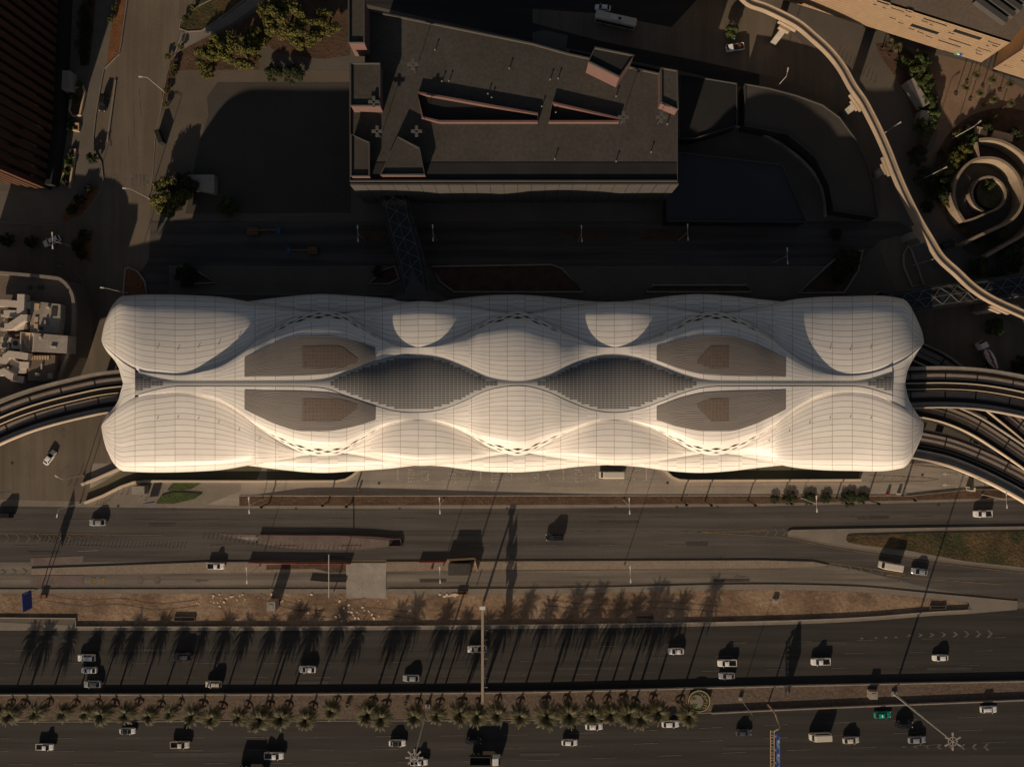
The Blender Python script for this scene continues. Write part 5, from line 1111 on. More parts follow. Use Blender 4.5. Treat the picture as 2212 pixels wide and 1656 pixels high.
# sign gantry across the northern carriageway
g0 = P(1042, 1316, 8.3); g1 = P(1043.5, 1521, 8.3); gt = thing('sign_gantry', 'long tan gantry beam spanning the northern carriageway', 'gantry', (g0.x, (g0.y+g1.y)/2, 0))
b = MB(); b.box(g0.x-.35, g1.y, 7.9, g0.x+.35, g0.y, 8.5); b.build('beam', 'beam_concrete', gt)
for y_ in (g0.y-.3, g1.y+.3): b = MB(); b.tube((g0.x, y_, 0), (g0.x, y_, 8), .38, .3, 12); b.build('post', 'beam_concrete', gt)
for f0, f1 in ((.1,.26), (.32,.52), (.58,.78)): 
    b = MB(); ya = g0.y+(g1.y-g0.y)*f0; yb = g0.y+(g1.y-g0.y)*f1; b.box(g0.x+.75, yb, 6.0, g0.x+.87, ya, 9.2); b.build('sign_panel', 'steel_dark', gt)
for k in range(8): b = MB(); y_ = g0.y+(g1.y-g0.y)*(.12+.1*k); b.beam((g0.x+.3, y_, 8.2), (g0.x+1.4, y_, 8.2), .1, .1); b.build('bracket', 'pole_metal', gt)
b = MB(); b.obox((g0.x, g0.y+.6), 1.6, .9, 8.2, 9.0); b.build('camera_box', 'pole_pale', gt)
# arm over the service lane
a0 = P(710, 1197, 6); a1 = P(710, 1290, 6); t = thing('height_gauge', 'thin grey overhead bar crossing the service lane left of the concrete pad', 'gantry', (a1.x, a1.y, 0)); b = MB(); b.beam(a0, a1, .22, .22); b.build('bar', 'pole_metal', t); b = MB(); b.tube((a1.x, a1.y, 0), (a1.x, a1.y, 6), .16, .12); b.build('post', 'pole_metal', t)
# blue road signs
p0 = P(67, 1273.5, 5.4); p1 = P(69.3, 1312.5, 5.4); t = thing('road_sign', 'white road sign with a broad blue border over the sand strip at the far left', 'road sign', (p0.x, (p0.y+p1.y)/2, 0))
b = MB(); b.beam((p0.x, p0.y, 7.3), (p1.x, p1.y, 7.3), .14, 3.9); b.build('board', 'blue_sign', t)
def onboard(nm, m, y0, y1, z0, z1, off=.10): b = MB(); b.add([(p0.x+off, p0.y+(p1.y-p0.y)*y0, z0), (p0.x+off, p0.y+(p1.y-p0.y)*y1, z0), (p0.x+off, p0.y+(p1.y-p0.y)*y1, z1), (p0.x+off, p0.y+(p1.y-p0.y)*y0, z1)], [(0,1,2,3)]); b.build(nm, m, t)
onboard('panel', 'sign_grey', .06, .94, 6.5, 9.0); onboard('symbol', 'sign_white', .5, .58, 5.7, 6.2)
for k, (a_, c_, z_) in enumerate(((.15,.8,8.6),(.2,.55,8.25),(.62,.88,8.25),(.12,.5,7.8),(.55,.9,7.8),(.2,.75,7.3),(.15,.6,6.9))): onboard('lettering_line', 'steel_dark', a_, c_, z_-.07, z_+.07, .13)
b = MB(); b.tube((p0.x-.4, p0.y-.8, 0), (p0.x-.4, p0.y-.8, 7), .16, .12); b.tube((p0.x-.4, p1.y+.8, 0), (p0.x-.4, p1.y+.8, 7), .16, .12); b.build('post', 'pole_metal', t)
q0 = P(1674, 1576, 6.5); q1 = P(1674, 1662, 6.5); t = thing('road_sign', 'long blue direction sign over the southern carriageway at the bottom right', 'road sign', (q0.x, (q0.y+q1.y)/2, 0))
b = MB(); b.beam((q0.x, q0.y, 8.35), (q0.x, q1.y, 8.35), .14, 3.7); b.build('board', 'blue_sign', t)
def ob2(nm, m, y0, y1, z0, z1, off=-.10): b = MB(); Y = lambda u: q0.y+(q1.y-q0.y)*u; b.add([(q0.x+off, Y(y0), z0), (q0.x+off, Y(y1), z0), (q0.x+off, Y(y1), z1), (q0.x+off, Y(y0), z1)], [(0,1,2,3)]); b.build(nm, m, t)
for u in (.16, .5, .82):
    ob2('lettering_line', 'sign_white', u, u+.2, 8.6, 8.75); ob2('lettering_line', 'sign_white', u+.02, u+.17, 8.1, 8.25); ob2('arrow', 'sign_white', u-.06, u-.01, 6.9, 7.5)
for u in (.22, .56, .86): ob2('green_panel', 'sign_green', u, u+.11, 9.2, 9.9); ob2('white_panel', 'sign_white', u-.1, u-.03, 9.2, 9.9)
ob2('border_line', 'sign_white', .0, 1, 10.05, 10.12)
b = MB()
for dx in (-1.6, -.6): b.beam((q0.x+dx, q0.y+.4, 7.4), (q0.x+dx, q1.y-3, 7.4), .18, .18)
for k in range(16): y_ = q0.y-k*.8; b.beam((q0.x-1.6, y_, 7.4), (q0.x-.6, y_-.4*(k % 2), 7.4), .12, .12)
b.build('truss', 'stone_cream', t)
pb0 = P(1658, 1520, 0); pts_ = [Vector((pb0.x, pb0.y, 0)), Vector((pb0.x, pb0.y, 6.2)), Vector((pb0.x+.6, pb0.y-3.0, 8.2)), Vector((q0.x-.9, q0.y+.6, 8.2))]; b = MB()
for i in range(3): b.tube(pts_[i], pts_[i+1], .22, .2, 10)
b.build('arm', 'stone_cream', t)
# height gate over the service road at the right
t = thing('height_gate', 'white footed gate with dark beam across the bus road at the right', 'gantry', P(2096, 1036))
for y_ in (1014.5, 1056): c = P(2097, y_, 1.5); b = MB(); b.obox(c, 1.25, 1.15, 0, 2.6); b.build('pillar', 'car_cream', t)
c0 = P(2099, 1014, 4.6); c1 = P(2099, 1057, 4.6); b = MB(); b.beam(c0, c1, .9, .35); b.build('beam', 'steel_dark', t)
for c in (c0, c1): b = MB(); b.obox(c, .35, .35, 2.5, 4.7); b.build('post', 'steel_dark', t)

# =================== MEDIAN EMBLEM, HOARDINGS, CONTAINERS ===================
c = P(1510, 1513.4, 1.1); t = thing('emblem_bed', 'raised round green bed with a pale disc and ring lettering in the palm median', 'planter', (c.x, c.y, .1))
b = MB(); b.prism([Vector((3.05*cos(2*pi*i/40), 3.05*sin(2*pi*i/40), 0)) for i in range(40)], 0, 1.0); b.build('drum', 'grass', t, local=True)
b = MB(); b.wall([Vector((3.05*cos(2*pi*i/40), 3.05*sin(2*pi*i/40), 0)) for i in range(40)], .18, .9, 1.12, closed=True); b.build('rim', 'stone_cream', t, local=True)
b = MB(); b.prism([Vector((-.75+1.95*cos(2*pi*i/40), -.1+1.95*sin(2*pi*i/40), 0)) for i in range(40)], .98, 1.1); dsc = b.build('disc', 'pavement', t, local=True)
b = MB(); b.flat([(-2.0,.35),(-1.5,.45),(-1.1,.55),(-.75,1.0),(-1.1,.95),(-1.3,1.35),(-1.9,1.2),(-2.35,.7)], 1.12); b.flat([(-2.1,-.75),(-1.75,-.7),(-1.68,-.35),(-1.55,-.7),(-.6,-.7),(-.85,-1.6),(-1.1,-1.95),(-1.8,-1.7),(-2.35,-1.2)], 1.12); b.build('figure', 'grass', dsc, local=True)
b = MB()
for pl in ([(.75,1.95),(1.2,1.25),(1.6,1.75),(1.9,1.35),(1.5,.95)], [(1.0,2.1),(.6,1.5)], [(1.5,.75),(2.15,.7),(2.3,-.5),(1.6,-.55)], [(2.5,.3),(2.5,.1)], [(2.0,-.9),(1.7,-1.3),(2.1,-1.1),(1.75,-1.9),(1.35,-2.0),(1.15,-1.7)], [(1.5,-1.0),(1.35,-1.2)]): b.wall([Vector((x, y, 0)) for x, y in pl], .13, 1.0, 1.1)
b.build('ring_lettering', 'stone_cream', t, local=True)
def hoard(lab, pts, h, m, th=.12): return wallthing('site_hoarding', lab, 'hoarding', pts, th, h, m, group='construction hoardings')
hoard('wavy pale hoarding along the top of the red paved strip', smooth(TL(1,2,[(35,1300),(350,1303),(700,1305),(1000,1315),(1170,1333),(1245,1330)]), 3)+TL(1,2,[(1262,1395),(1145,1396),(1180,1345)]), .75, 'pink_wall', .2)
hoard('long red and white hoarding along the excavation', TL(1,2,[(-60,1535),(0,1538),(400,1543),(820,1545)]), 1.05, 'red', .14)
hoard('short red hoarding left of the site cabin', TL(1,2,[(1410,1532),(1640,1530)]), 1.0, 'red', .14)
hoard('red post hoarding on the right of the site cabin', TL(1,2,[(1650,1512),(1890,1498),(1912,1600)]), 1.9, 'stone_cream', .2)
hoard('sagging dark hoarding beside the concrete pad', TL(1,3,[(470,40),(600,52),(780,55)]), .7, 'steel_dark', .14)
c = P(992, 1229, 2.6); t = thing('site_cabin', 'dark roofed site cabin on the splitter island', 'cabin', (c.x, c.y, .1)); b = MB(); b.obox((0,0), 6.2, 3.0, 0, 2.9); b.build('wall', 'pavement_dim', t, local=True); b = MB(); b.obox((0,0), 6.4, 3.2, 2.9, 3.0); b.build('roof', 'roof_grey', t, local=True)
b = MB(); b.obox((.9,1.3), .5, 1.6, .0, 1.2); 
t2 = tag(b.build('pallet_stack', 'stone_cream'), 'stack of pale boards beside the site cabin', 'pallet'); t2.location = P(1020, 1222)
b = MB(); b.flat(TL(1,2,[(90,1560),(600,1548),(775,1552),(775,1620),(640,1622),(500,1590),(300,1595),(90,1600)]), .14); struct('excavation', b, 'soil')
for x, y, lab in ((1517,1590,'red barrel left of the site cabin'), (890,912,'red cone on the service road below the ramp end')): b = MB(); b.tube((0,0,0), (0,0,.9), .32, .28, 12); o = tag(b.build('traffic_barrel', 'red'), lab, 'barrel'); o.location = TP(1,2,x,y)
for x, y, c_, lab in ((1030,950,'red','red plastic barrier by the planter strip'), (1125,945,'car_cream','pale plastic barrier beside the red one')): b = MB(); b.obox((0,0), 1.1, .35, 0, .95, 0, 0, .7); o = tag(b.build('road_barrier', c_), lab, 'barrier'); o.location = TP(3,2,x,y)
b = MB(); b.obox((0,0), 1.9, 1.1, 0, .9); o = tag(b.build('utility_box', 'orange'), 'ochre utility box on the sand right of the white road sign', 'utility box'); o.location = TP(0,3,382,180)
for c__, x, y, s_, lab in ((1,165,240,(2.4,2.6,3.6),'tall grey transformer cabinet on the sand left of the concrete pad'), (3,885,1015,(2.2,2.2,2.0),'pale square cabinet on the median right of the second sign'), (3,60,222,(1.4,1.2,.8),'small concrete cabinet in the sand right of the palm shadows'), (2,1480,60,(.1,.1,.1),'')):
    if lab: b = MB(); b.obox((0,0), s_[0], s_[1], 0, s_[2]); b.obox((0,0), s_[0]*.5, s_[1]*.5, s_[2], s_[2]+.08); o = tag(b.build('utility_cabinet', 'grey_concrete'), lab, 'cabinet'); o.location = TP(c__,3,x,y)
for c__, r__, x, y, w_, h_, lab in ((1,3,1780,150,2.8,.9,'rusty orange skip full of rubble on the sand edge'), (0,3,1597,375,6.0,1.2,'long brown trough set in the sand on the left'), (2,3,1145,360,5.0,1.0,'long brown trough set in the sand among palm shadows'), (3,3,1460,275,4.5,.9,'dark crumbled trough near the right tip of the sand')):
    b = MB(); w2_, h2_ = w_/2, h_/2
    b.box(-w2_,-h2_,0,w2_,-h2_+.1,.5); b.box(-w2_,h2_-.1,0,w2_,h2_,.5); b.box(-w2_,-h2_+.1,0,-w2_+.1,h2_-.1,.5); b.box(w2_-.1,-h2_+.1,0,w2_,h2_-.1,.5); b.box(-w2_+.1,-h2_+.1,.0,w2_-.1,h2_-.1,.12)
    o = tag(b.build('trough', 'orange' if 'orange' in lab else 'roof_brown'), lab, 'trough'); o.location = TP(c__,r__,x,y); o.location.z = .1
# booth and picture board by the ramp
c = TP(0,2,1192,915,2.5); b = MB(); b.obox((0,0), 3.6, 2.3, 0, 2.5); o = tag(b.build('guard_booth', 'grey_concrete'), 'grey flat roofed booth south of the west ramp', 'booth'); o.location = (c.x, c.y, .03)
c = TP(0,2,1285,1028,2.0); b = MB(); b.beam((-1.3,0,1.6), (1.3,.35,1.6), .15, 2.2); o = tag(b.build('notice_board', 'blue_sign'), 'small blue backed notice board at the kerb below the booth', 'notice board'); o.location = (c.x, c.y, .03)
# bollards in the hatched gore, manholes
bo = None
def bollard(x, y, h=.75, g='marker posts in the hatched strip', lab='slim marker post standing in the row along the hatched strip'):
    global bo
    if bo is None: b = MB(); b.tube((0,0,0), (0,0,1), .075, .06, 6); bo = b.build('marker_post', 'steel_dark'); o = bo
    else: o = bo.copy(); COL.objects.link(o)
    p = P(x, y); o.location = (p.x, p.y, .02); o.scale = (1, 1, h); tag(o, lab, 'post', g)
gp = pchip([(75,1163),(110,1170),(160,1176),(250,1180),(400,1182)])
NTH = lambda k: str(k)+('th' if 10 <= k % 100 <= 20 else {1: 'st', 2: 'nd', 3: 'rd'}.get(k % 10, 'th'))
for i in range(40): bollard(75+8.3*i, gp(75+8.3*i), .62, lab=NTH(i+1)+' slim marker post from the left along the hatched strip')
gq = pchip([(440,1160),(500,1166),(560,1178),(640,1186),(700,1187),(785,1184)])
for i in range(36): bollard(440+9.6*i, gq(440+9.6*i), .62, 'marker posts along the red strip', NTH(i+1)+' slim marker post from the left along the red paved strip')
for i, (x, y) in enumerate([(600,868),(650,872),(690,775),(835,1040),(865,1040),(890,1035),(912,1025),(945,1000),(975,968),(1010,945),(1055,948),(1100,948),(1225,965),(1260,1000)]): bollard(*T(0,2,x,y), .95, 'bollards around the mouth of the west ramp', NTH(i+1)+' dark bollard around the west ramp mouth')
for i in range(11): x0, y0 = 605+i*31, 470+i*24; bollard(*T(3,0,x0,y0+10), .9, 'bollards across the east forecourt', NTH(i+1)+' bollard from the upper left in the slanting row on the east forecourt')
for i in range(26): bollard(476+i*13.2, 611.5, .6, 'bollards on the shaded north pavement', NTH(i+1)+' small bollard from the left on the shaded north pavement')
m0 = None
for c__, r__, x, y in ((0,2,1020,1052),(0,2,1495,1083),(0,2,105,683),(1,2,345,1076),(1,2,1240,1076),(1,2,2165,1076),(2,2,893,1070),(2,2,1423,1063),(2,2,1773,1061),(3,2,1472,1042),(1,2,1062,855),(1,2,728,965),(2,2,1342,852),(2,2,1505,960),(3,2,1332,783),(0,1,755,1123),(0,1,543,628),(3,2,460,1250),(3,2,485,1250),(2,2,1800,1500)):
    if m0 is None: b = MB(); b.box(-.33,-.33,.0,.33,.33,.02); m0 = b.build('drain_cover', 'steel_dark'); o = m0
    else: o = m0.copy(); COL.objects.link(o)
    p = TP(c__,r__,x,y); o.location = (p.x, p.y, .045); tag(o, 'square dark drain cover let into the paving', 'drain cover', 'square drain covers')
rr = random.Random(3); st0 = []
for k in range(3): 
    b = MB(); q = [(rr.uniform(.7,1.1)*cos(a)*.25, rr.uniform(.7,1.1)*sin(a)*.2) for a in [2*pi*i/7 for i in range(7)]]; b.prism([Vector((x, y, 0)) for x, y in q], 0, .22); st0.append(b.build('rubble_block', 'cream_wall')); 
rub = [(250+rr.gauss(0,1)*120, 260+rr.gauss(0,1)*60, 1) for _ in range(10)]+[(850+rr.gauss(0,1)*110, 330+rr.gauss(0,1)*45, 1) for _ in range(36)]+[(1690+rr.gauss(0,1)*70, 168+rr.gauss(0,1)*14, 1) for _ in range(22)]+[(1900+rr.gauss(0,1)*90, 210+rr.gauss(0,1)*30, 0) for _ in range(22)]
for i, (x, y, cc) in enumerate(rub):
    y = min(395, max(168, y)); o = st0[i] if i < 3 else st0[i % 3].copy()
    if i >= 3: COL.objects.link(o)
    o.location = TP(cc,3,x,y); o.location.z = .1; s_ = rr.uniform(.5, 1.7); o.scale = (s_*1.2, s_*1.2, s_*.4); o.rotation_euler = (0,0,rr.uniform(0,6)); tag(o, 'broken lump of concrete rubble lying on the sand strip', 'rubble', 'rubble on the sand strip')

# =================== PLANTS ===================
def frond(b, o, a, el, L, w, rnd, mi=0, droop=.9):     # arched feather frond made of leaflets
    n = 9; pts = []; p = Vector(o); e = el
    for i in range(n+1):
        pts.append(p.copy()); d = Vector((cos(a)*cos(e), sin(a)*cos(e), sin(e))); p = p+d*(L/n); e -= droop*2.1/n*(.5+i/n)
    side = Vector((-sin(a), cos(a), 0))
    for i in range(n):
        t0, t1 = pts[i], pts[i+1]; f = (i+.5)/n; lw = w*(.35+1.1*sin(pi*min(1, f*1.05+.08)))
        for s in (-1, 1):
            for j in range(2):
                q = t0+(t1-t0)*(j*.5); dd = (t1-t0).normalized()
                tip = q+side*s*lw*rnd.uniform(.8,1.1)+dd*lw*.75+Vector((0,0,-.12*lw))
                b.add([q-dd*.05, q+dd*(.13*L/n*2.2), tip], [(0,1,2)], mi)
        b.add([t0+side*.035, t0-side*.035, t1-side*.03, t1+side*.03], [(0,1,2,3)], mi)
def palm_proto(seed, n=62, L=3.8, w=.46, trunk=.24, young=False):
    rnd = random.Random(seed); t = thing('palm_tree', None, None, (0,0,0)); b = MB()
    for i in range(6): z0, z1 = i/6, (i+1)/6; b.tube((0,0,z0), (0,0,z1+.001), trunk*(1.25-.3*z0), trunk*(1.12-.3*z1), 9, 0, i == 5)
    b.build('trunk', 'bark', t, local=True)
    cr = MB()
    for i in range(n):
        a = i*2.39996+rnd.uniform(-.2,.2); f = (i+.5)/n; el = 1.35-1.75*f+rnd.uniform(-.12,.12); frond(cr, (0,0,.05), a, el, L*rnd.uniform(.85,1.1)*(.8+.25*f), w, rnd, 0, .8 if not young else .3)
    crown = cr.build('crown', 'leaf_palm', t, local=True)
    b = MB(); b.wall([Vector(((1.25+.2*sin(3*a+seed))*cos(a), (1.15+.15*cos(2*a))*sin(a), 0)) for a in [2*pi*i/22 for i in range(22)]], .45, 0, .22, closed=True); b.build('earth_ring', 'soil', t, local=True)
    if not young:
        dd = MB()
        for i in range(10): frond(dd, (0,0,-.25), rnd.uniform(0, 6.28), -.7+rnd.uniform(-.3,.2), L*.62, w*.6, rnd, 0, .5)
        dk = dd.build('dead_frond', 'bark', crown, local=True)
    return t
pal = [palm_proto(21), palm_proto(22, 70), palm_proto(23, 54)]; used = [False]*3
def palm(x, y, h, s, lab, group, k=None):
    k = (int(x*7+y*3)) % 3 if k is None else k
    if not used[k]: used[k] = True; o = pal[k]
    else: o = copy_tree(pal[k])
    p = P(x, y, h); o.location = (p.x, p.y, .1); o.rotation_euler = (0,0,(x*.37) % 6.28); tag(o, lab, 'palm tree', group)
    for ch in o.children:
        if ch.name.startswith('trunk'): ch.scale = (s*1.0, s*1.0, h-.1)
        elif ch.name.startswith('earth'): ch.scale = (min(1, s), min(1, s), s)
        else: ch.location = (0,0,h-.1); ch.scale = (s,)*3
pc = [(0,-30,1190,6.2),(0,95,1200,6.0),(0,315,1185,5.6),(0,550,1188,5.6),(0,740,1190,6.3),(0,880,1200,6.5),(0,1090,1195,6.8),(0,1290,1210,6.6),(0,1470,1190,6.4),(0,1660,1210,6.8),(0,1830,1230,7.0),(0,2060,1220,7.0),(0,2195,1275,7.6),
      (1,40,1235,7.6),(1,220,1222,6.8),(1,430,1240,7.6),(1,650,1165,6.0),(1,970,1190,7.0),(1,1080,1232,8.4),(1,1370,1212,7.6),(1,1560,1205,7.4),(1,1760,1190,6.6),(1,1910,1212,7.6),(1,2080,1195,8.6),
      (2,70,1212,8.2),(2,300,1210,8.6),(2,490,1200,8.6),(2,690,1200,8.0),(2,850,1192,8.2),(2,1000,1190,8.6),(2,1100,1222,8.4),(2,1260,1180,8.2),(2,1520,1212,9.8)]
ordn = ['first','second','third','fourth','fifth','sixth','seventh','eighth','ninth','tenth','eleventh','twelfth','thirteenth','fourteenth','fifteenth','sixteenth','seventeenth']
for i, (c__, x, y, h) in enumerate(pc):
    lab = (ordn[i]+' palm from the left edge in the median row') if i < 17 else (ordn[len(pc)-1-i]+' palm from the right hand end of the median row')
    palm(*T(c__,3,x,y), h, (1.02 if i < 13 else 1.16)*(1.12 if c__ == 2 else 1)*(.84+.16*((i*7) % 4)/2), lab, 'palms in a row along the median')
for i, (x, y) in enumerate([(1705,757),(1800,650),(1830,805),(1940,690),(1950,855),(2090,725),(2100,890)]):
    palm(*T(3,0,x,y), 4.6, .42, ['lowest left','upper left','lower middle','upper middle','lower right of centre','upper right','lowest right'][i]+' small palm on the tan plaza at the top right', 'small palms on the tan plaza')
palm(*T(3,0,1050,368), 4.6, .48, 'small palm against the cream facade, left one of two', 'pair of palms by the facade'); palm(*T(3,0,1120,408), 4.6, .5, 'small palm against the cream facade, right one of two', 'pair of palms by the facade')
for i, (x, y, r) in enumerate([(790,1120,.35),(1290,1110,.25)]): palm(*T(1,3,x,y), .9, r, ['stunted young palm in a watering ring between two tall ones','tiny sprouting palm in the gap right of the tall pair'][i], None)
yp = None
for i, (c__, x, y) in enumerate([(1,55,1055),(1,580,1042),(1,785,1052),(2,1502,1036),(2,1715,1040),(2,2093,1040),(3,195,1026),(3,672,1022),(3,948,1028),(3,1258,995)]):
    if yp is None:
        yp = thing('young_palm', None, None); b = MB(); b.tube((0,0,0), (0,0,5.8), .24, .2, 9); b.build('trunk', 'bark', yp, local=True)
        rnd = random.Random(9); cr = MB()
        for k in range(14): frond(cr, (0,0,5.7), k*2.4, 1.35, 1.5, .22, rnd, 0, .25)
        cr.build('crown', 'leaf_palm', yp, local=True); o = yp
    else: o = copy_tree(yp)
    p = P(*T(c__,2,x,y), 6.2); o.location = (p.x, p.y, .1); o.rotation_euler = (0,0,i*1.3); tag(o, ordn[i]+' young palm with tied up crown counted from the left of the planter strip', 'palm tree', 'young palms in the planter strip')
def leafy(seed, m, n=2600, size=.30, flat=.75):        # unit crown radius 1 -> scaled
    rnd = random.Random(seed); t = thing('leafy_tree', None, None, (0,0,0))
    b = MB(); b.tube((0,0,0), (.03,.02,.55), .07, .05, 7); 
    lumps = []
    for k in range(34):
        a = rnd.uniform(0, 6.28); r = .78*sqrt(rnd.random()); z = rnd.uniform(.75, 1.15)-r*r*.5; lumps.append((r*cos(a), r*sin(a), z, rnd.uniform(.14, .28)))
        if k < 6: b.tube((.03,.02,.5), (r*cos(a), r*sin(a), z), .04, .015, 5)
    b.build('trunk', 'bark', t, local=True); c = MB()
    for k in range(n):
        lx_, ly_, lz_, lr = lumps[k % 34]; v = Vector((rnd.gauss(0,1), rnd.gauss(0,1), rnd.gauss(0,1))).normalized()*lr*rnd.uniform(.6,1.12)
        p = Vector((lx_, ly_, lz_))+Vector((v.x, v.y, v.z*flat)); nn = (v.normalized()+Vector((rnd.uniform(-.8,.8), rnd.uniform(-.8,.8), rnd.uniform(-.3,.9)))).normalized()
        a_ = nn.orthogonal().normalized(); bb = nn.cross(a_); s = size*.11*rnd.uniform(.6,1.5)
        c.add([p+a_*s, p+bb*s*.7, p-a_*s, p-bb*s*.7], [(0,1,2,3)])
    c.build('crown', m, t, local=True); return t
lt = {'olive': leafy(1, 'leaf_olive', 5200, .42), 'dark': leafy(2, 'leaf_dark', 4000, .5), 'green': leafy(3, 'leaf_green', 4200, .48)}; lu = set()
def tree(k, x, y, r, h, lab, cat='tree', group=None):
    if k in lu: o = copy_tree(lt[k])
    else: lu.add(k); o = lt[k]
    o.name = 'leafy_tree' if cat == 'tree' else 'shrub'
    p = P(x, y, h*.8); o.location = (p.x, p.y, .05); o.scale = (r*1.15, r*1.15, h/1.25); o.rotation_euler = (0,0,(x*1.7+y) % 6.28); tag(o, lab, cat, group)
big = [(612,42,6.2,7,'largest yellow green tree at the top beside the dark building'),(655,70,4.8,6,'tree tucked between the largest tree and the dark building'),(585,15,4.0,5,'tree at the top edge left of the largest tree'),(700,50,4.2,5,'dim tree nearest the pink roof block'),(440,118,3.6,5,'leftmost tree of the clump above the west plaza'),(478,100,4.6,6,'second tree of the clump above the west plaza'),(520,108,5.0,6.5,'big middle tree of the clump above the west plaza'),(547,82,3.8,5,'rightmost tree of the clump above the west plaza'),(446,150,2.6,4,'small tree hanging over the wall of the west plaza')]
for x, y, r, h, lab in big: tree('olive', x, y, r, h, lab, 'tree', 'trees in the garden at the top left')
tree('olive', 362, 424, 5.6, 7, 'big yellow green tree at the left corner of the shaded plaza'); tree('dark', 392, 402, 4.2, 5, 'dark tree behind the big one at the corner of the shaded plaza'); tree('green', 489, 443, 2.9, 4, 'round green tree on the south wall of the shaded plaza')
for x, y, r, h, lab in ((590,156,2.5,2.5,'left one of two dark bushes on the plaza wall'),(633,158,3.0,2.5,'right one of two dark bushes on the plaza wall')): tree('dark', x, y, r, h, lab, 'shrub', 'bushes on the plaza wall')
for x, y, r, h, lab in ((398,594,3.3,5,'dark tree in the pointed bed north of the station'),(168,430,1.6,3,'upper dark tree in the corner bed at the left'),(152,452,1.6,3,'lower dark tree in the corner bed at the left'),(177,508,1.8,3,'upper tree in the triangular bed at the left junction'),(162,530,1.6,3,'middle tree in the triangular bed at the left junction'),(172,549,1.4,3,'lowest tree in the triangular bed at the left junction'),(195,340,1.6,3,'round dark tree at the kerb left of the crossing'),(190,407,1.3,2,'small tree below the kerb near the crossing'),
                        (1835,562,3.6,5,'dark tree at the top of the slanted bed'),(1815,590,2.8,4,'second dark tree in the slanted bed'),(10,517,2.0,3,'tree cut by the left edge at the junction'),(63,521,1.8,3,'tree beside the white suv at the junction'),(815,585,1.6,3,'dark tree in the leaf shaped bed')): tree('dark', x, y, r, h, lab, 'tree', 'small dark trees')
for i, (x, y, r) in enumerate([(1300,585,3.4),(1365,690,3.2),(1335,520,2.6),(1160,515,1.6),(1360,1080,3.2),(1440,985,2.2),(1410,880,2.6),(1310,1330,2.8)]): tree('green' if i != 7 else 'dark', *T(3,0,x,y), r, 4, ['largest green tree','tree above the long pale shelter','uppermost full tree','small tree nearest the palms','tree below the short pale shelter','yellowish tree right of the short shelter','thin tree at the end of the long shelter','darkest lowest tree'][i]+' in the curved planting on the right', 'tree', 'trees in the curved planting on the right')
for i, (x, y, r, k) in enumerate([(1780,1215,2.3,'green'),(1700,1300,2.6,'olive'),(1640,1385,3.0,'olive'),(1530,1490,2.8,'olive'),(1380,1530,3.0,'dark'),(1440,1640,2.2,'dark'),(1900,1100,1.8,'dark'),(2150,1150,2.0,'dark'),(1560,1640,2.0,'dark')]): tree(k, *T(3,0,x,y), r, 4, ['bright tree at the lip of the spiral ramp','second tree down the left of the spiral ramp','widest tree left of the spiral ramp','fourth tree down the left of the spiral ramp','dark tree at the lamp left of the spiral ramp','lowest dark tree left of the spiral ramp','bush between the two cream shelters','bush right of the long cream shelter','bush below the lamp by the spiral ramp'][i], 'tree', 'trees around the spiral ramp')
for i, (x, y, r) in enumerate([(1840,650,3.0),(2120,570,4.0),(2010,700,2.4),(1980,1165,2.6),(2195,1490,2.6),(600,360,1.8),(1480,20,2.0),(1390,120,1.8)]): tree('dark' if i not in (0,3) else 'green', *T(3,1,x,y), r, 4, ['green tree right of the elevated beam','wide dark tree near the right edge','low tree above the east footbridge','lit tree left of the pale wall at the right','tree at the right edge beside the tracks','bush in the small bed on the bend','bush below the spiral ramp on the left','dark bush left of the black vehicle'][i], 'tree', 'trees east of the station')
tree('green', *T(3,0,1915,1600), 1.8, 3.0, 'green shrub growing inside the planted disc', 'shrub'); tree('green', *T(2,0,1908,255), 1.9, 3.5, 'round green tree at the tip of the bed near the top')
for i, (x, y, r) in enumerate([(60,992,1.6),(190,985,2.6),(360,985,2.4),(500,985,2.0),(700,985,3.0),(820,980,2.2)]): tree('dark', *T(3,2,x,y), r*.8, .9, ordn[i]+' sprawling shrub from the left at the right half of the planter strip', 'shrub', 'sprawling shrubs in the planter strip')
rr = random.Random(8)
for i in range(14): x, y = 690+rr.uniform(-8,100)+i*0, -0; tree('dark', *T(0,0,730+rr.uniform(-20,50)-i*2, 30+i*38), .9+rr.random()*.5, 1.4, NTH(i+1)+' dark shrub from the top in the narrow hedge bed', 'shrub', 'shrubs in the hedge bed')
for i, (x, y) in enumerate(sorted([(950,160),(975,60),(690,110),(685,210),(665,370),(680,730),(610,830),(650,870),(610,1040),(600,1090),(600,1340),(570,1390),(600,1420),(570,1480),(545,1560),(1660,60),(1590,160),(1560,400),(1440,490),(1500,560),(1480,640),(1440,780),(1430,900)], key=lambda q: q[1])): tree('green' if x < 1100 else 'olive', *T(0,0,x,y), 1.0, 1.5, NTH(i+1)+' small shrub from the top beside the west street', 'shrub', 'shrubs beside the west street')
rg = random.Random(12)
for i in range(22):
    a = radians(100+i*11.5); r = 17.2+rg.uniform(-1.2, 2.4); q = (sc_.x+4+r*cos(a), sc_.y+4+r*sin(a)); px = (CX+q[0]*F/H, CY-q[1]*F/H)
    tree('olive' if i % 3 == 0 else 'dark', px[0], px[1], rg.uniform(.9, 2.1), rg.uniform(1.2, 2.6), NTH(i+1)+' shrub counted anticlockwise from the top in the ring of planting round the spiral ramp', 'shrub', 'shrubs round the spiral ramp')
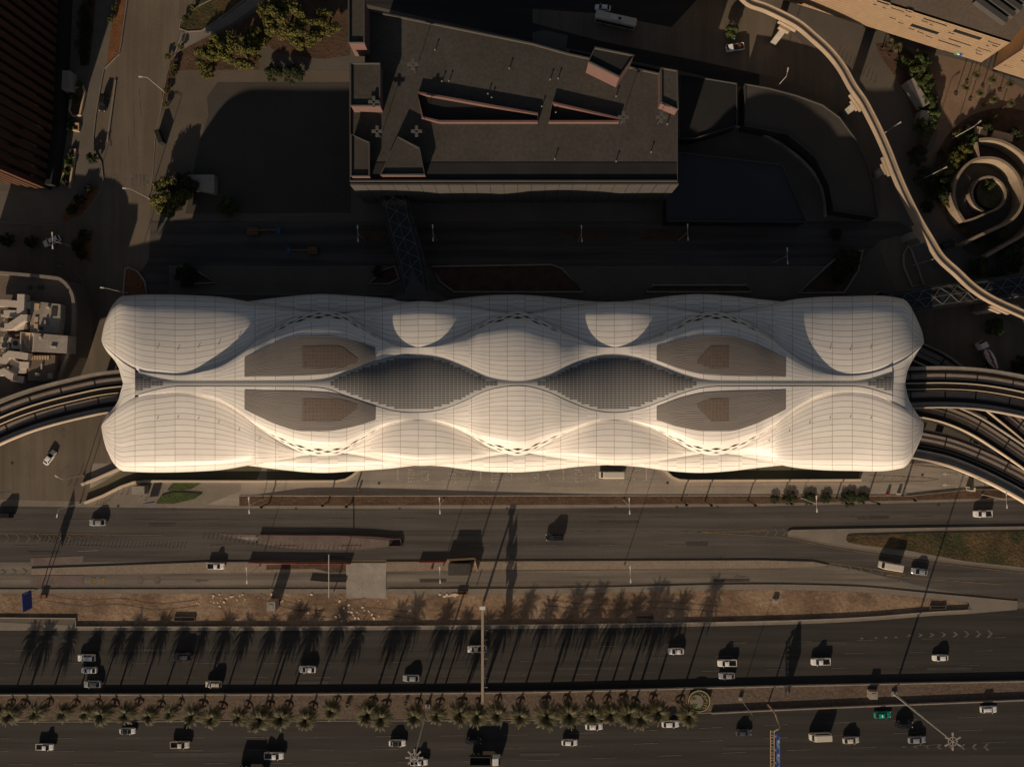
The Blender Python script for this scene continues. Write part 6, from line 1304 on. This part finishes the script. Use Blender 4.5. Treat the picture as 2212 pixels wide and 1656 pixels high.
# planters with bench walls along the west pavement
for lab, pts in (('upper long stone planter beside the west pavement', [(640,780),(720,740),(740,800),(700,1000),(640,1010),(610,960)]), ('small square stone planter beside the west pavement', [(590,1120),(600,1075),(690,1075),(690,1135)]), ('long narrow stone planter beside the west pavement', [(540,1580),(620,1300),(660,1290),(610,1630)])):
    b = MB(); b.wall(TL(0,0,pts), .5, 0, .8, closed=True); b.flat(TL(0,0,pts), .45, 1); tag(b.build('planter', ['stone_cream', 'soil']), lab, 'planter')
b = MB(); b.beam(TP(0,0,1360,1130,1.2), TP(0,0,1400,1240,1.2), 1.2, 2.2); tag(b.build('information_board', 'black'), 'black leaning information board on the east kerb of the west street', 'notice board')
# people
def person_proto():
    me = bpy.data.meshes.new('person'); bm = bmesh.new(); sk = bm.verts.layers.skin.new()
    J = [((0,0,.95),.15),((0,0,1.2),.15),((0,0,1.42),.14),((0,0,1.52),.065),((.02,0,1.66),.105),((.02,0,1.76),.09),
         ((0,.19,1.40),.06),((.03,.25,1.14),.045),((.14,.22,.92),.035),((0,-.19,1.40),.06),((-.02,-.25,1.14),.045),((.05,-.24,.90),.035),
         ((0,.10,.88),.09),((.03,.11,.48),.065),((-.02,.11,.06),.045),((.14,.12,.04),.04),((0,-.10,.88),.09),((-.03,-.11,.48),.065),((.04,-.11,.06),.045),((.20,-.12,.04),.04)]
    E = [(0,1),(1,2),(2,3),(3,4),(4,5),(2,6),(6,7),(7,8),(2,9),(9,10),(10,11),(0,12),(12,13),(13,14),(14,15),(0,16),(16,17),(17,18),(18,19)]
    vs = []
    for p, r in J: v = bm.verts.new(p); v[sk].radius = (r, r); vs.append(v)
    vs[0][sk].use_root = True
    for a, b_ in E: bm.edges.new((vs[a], vs[b_]))
    bm.to_mesh(me); bm.free(); o = bpy.data.objects.new('tmp', me); COL.objects.link(o)
    o.modifiers.new('s', 'SKIN'); m = o.modifiers.new('u', 'SUBSURF'); m.levels = 1
    bpy.context.view_layer.update(); em = bpy.data.meshes.new_from_object(o.evaluated_get(bpy.context.evaluated_depsgraph_get())); bpy.data.objects.remove(o)
    return em
pm = person_proto(); pm.materials.clear(); pm.materials.append(MATS['blue_paint'])
plain('hi_vis', (.45, .55, .05), rough=.7); plain('skin', (.3, .17, .11), rough=.6)
for i, (c__, r__, x, y, lab) in enumerate([(3,2,1175,935,'worker in a yellow vest standing at the planter strip on the bus road'),(2,0,1905,355,'worker in a yellow vest standing near the flatbed truck'),(1,3,135,110,'worker in a yellow vest at the kerb left of the concrete pad'),(1,3,1905,90,'person walking on the service lane right of the site cabin')]):
    o = bpy.data.objects.new('person', pm); COL.objects.link(o); o.location = TP(c__,r__,x,y); o.location.z = .03; o.rotation_euler = (0,0,1.1*i); tag(o, lab, 'person')
    if i < 3:
        b = MB(); n = 12
        for z, rx, ry in ((1.02,.17,.2),(1.25,.175,.215),(1.46,.12,.2)): b.v += [(rx*cos(2*pi*k/n), ry*sin(2*pi*k/n), z) for k in range(n)]
        for j in range(2):
            for k in range(n): b.f.append((n*j+k, n*j+(k+1) % n, n*j+n+(k+1) % n, n*j+n+k)); b.m.append(0)
        b.build('vest', 'hi_vis', o, local=True)
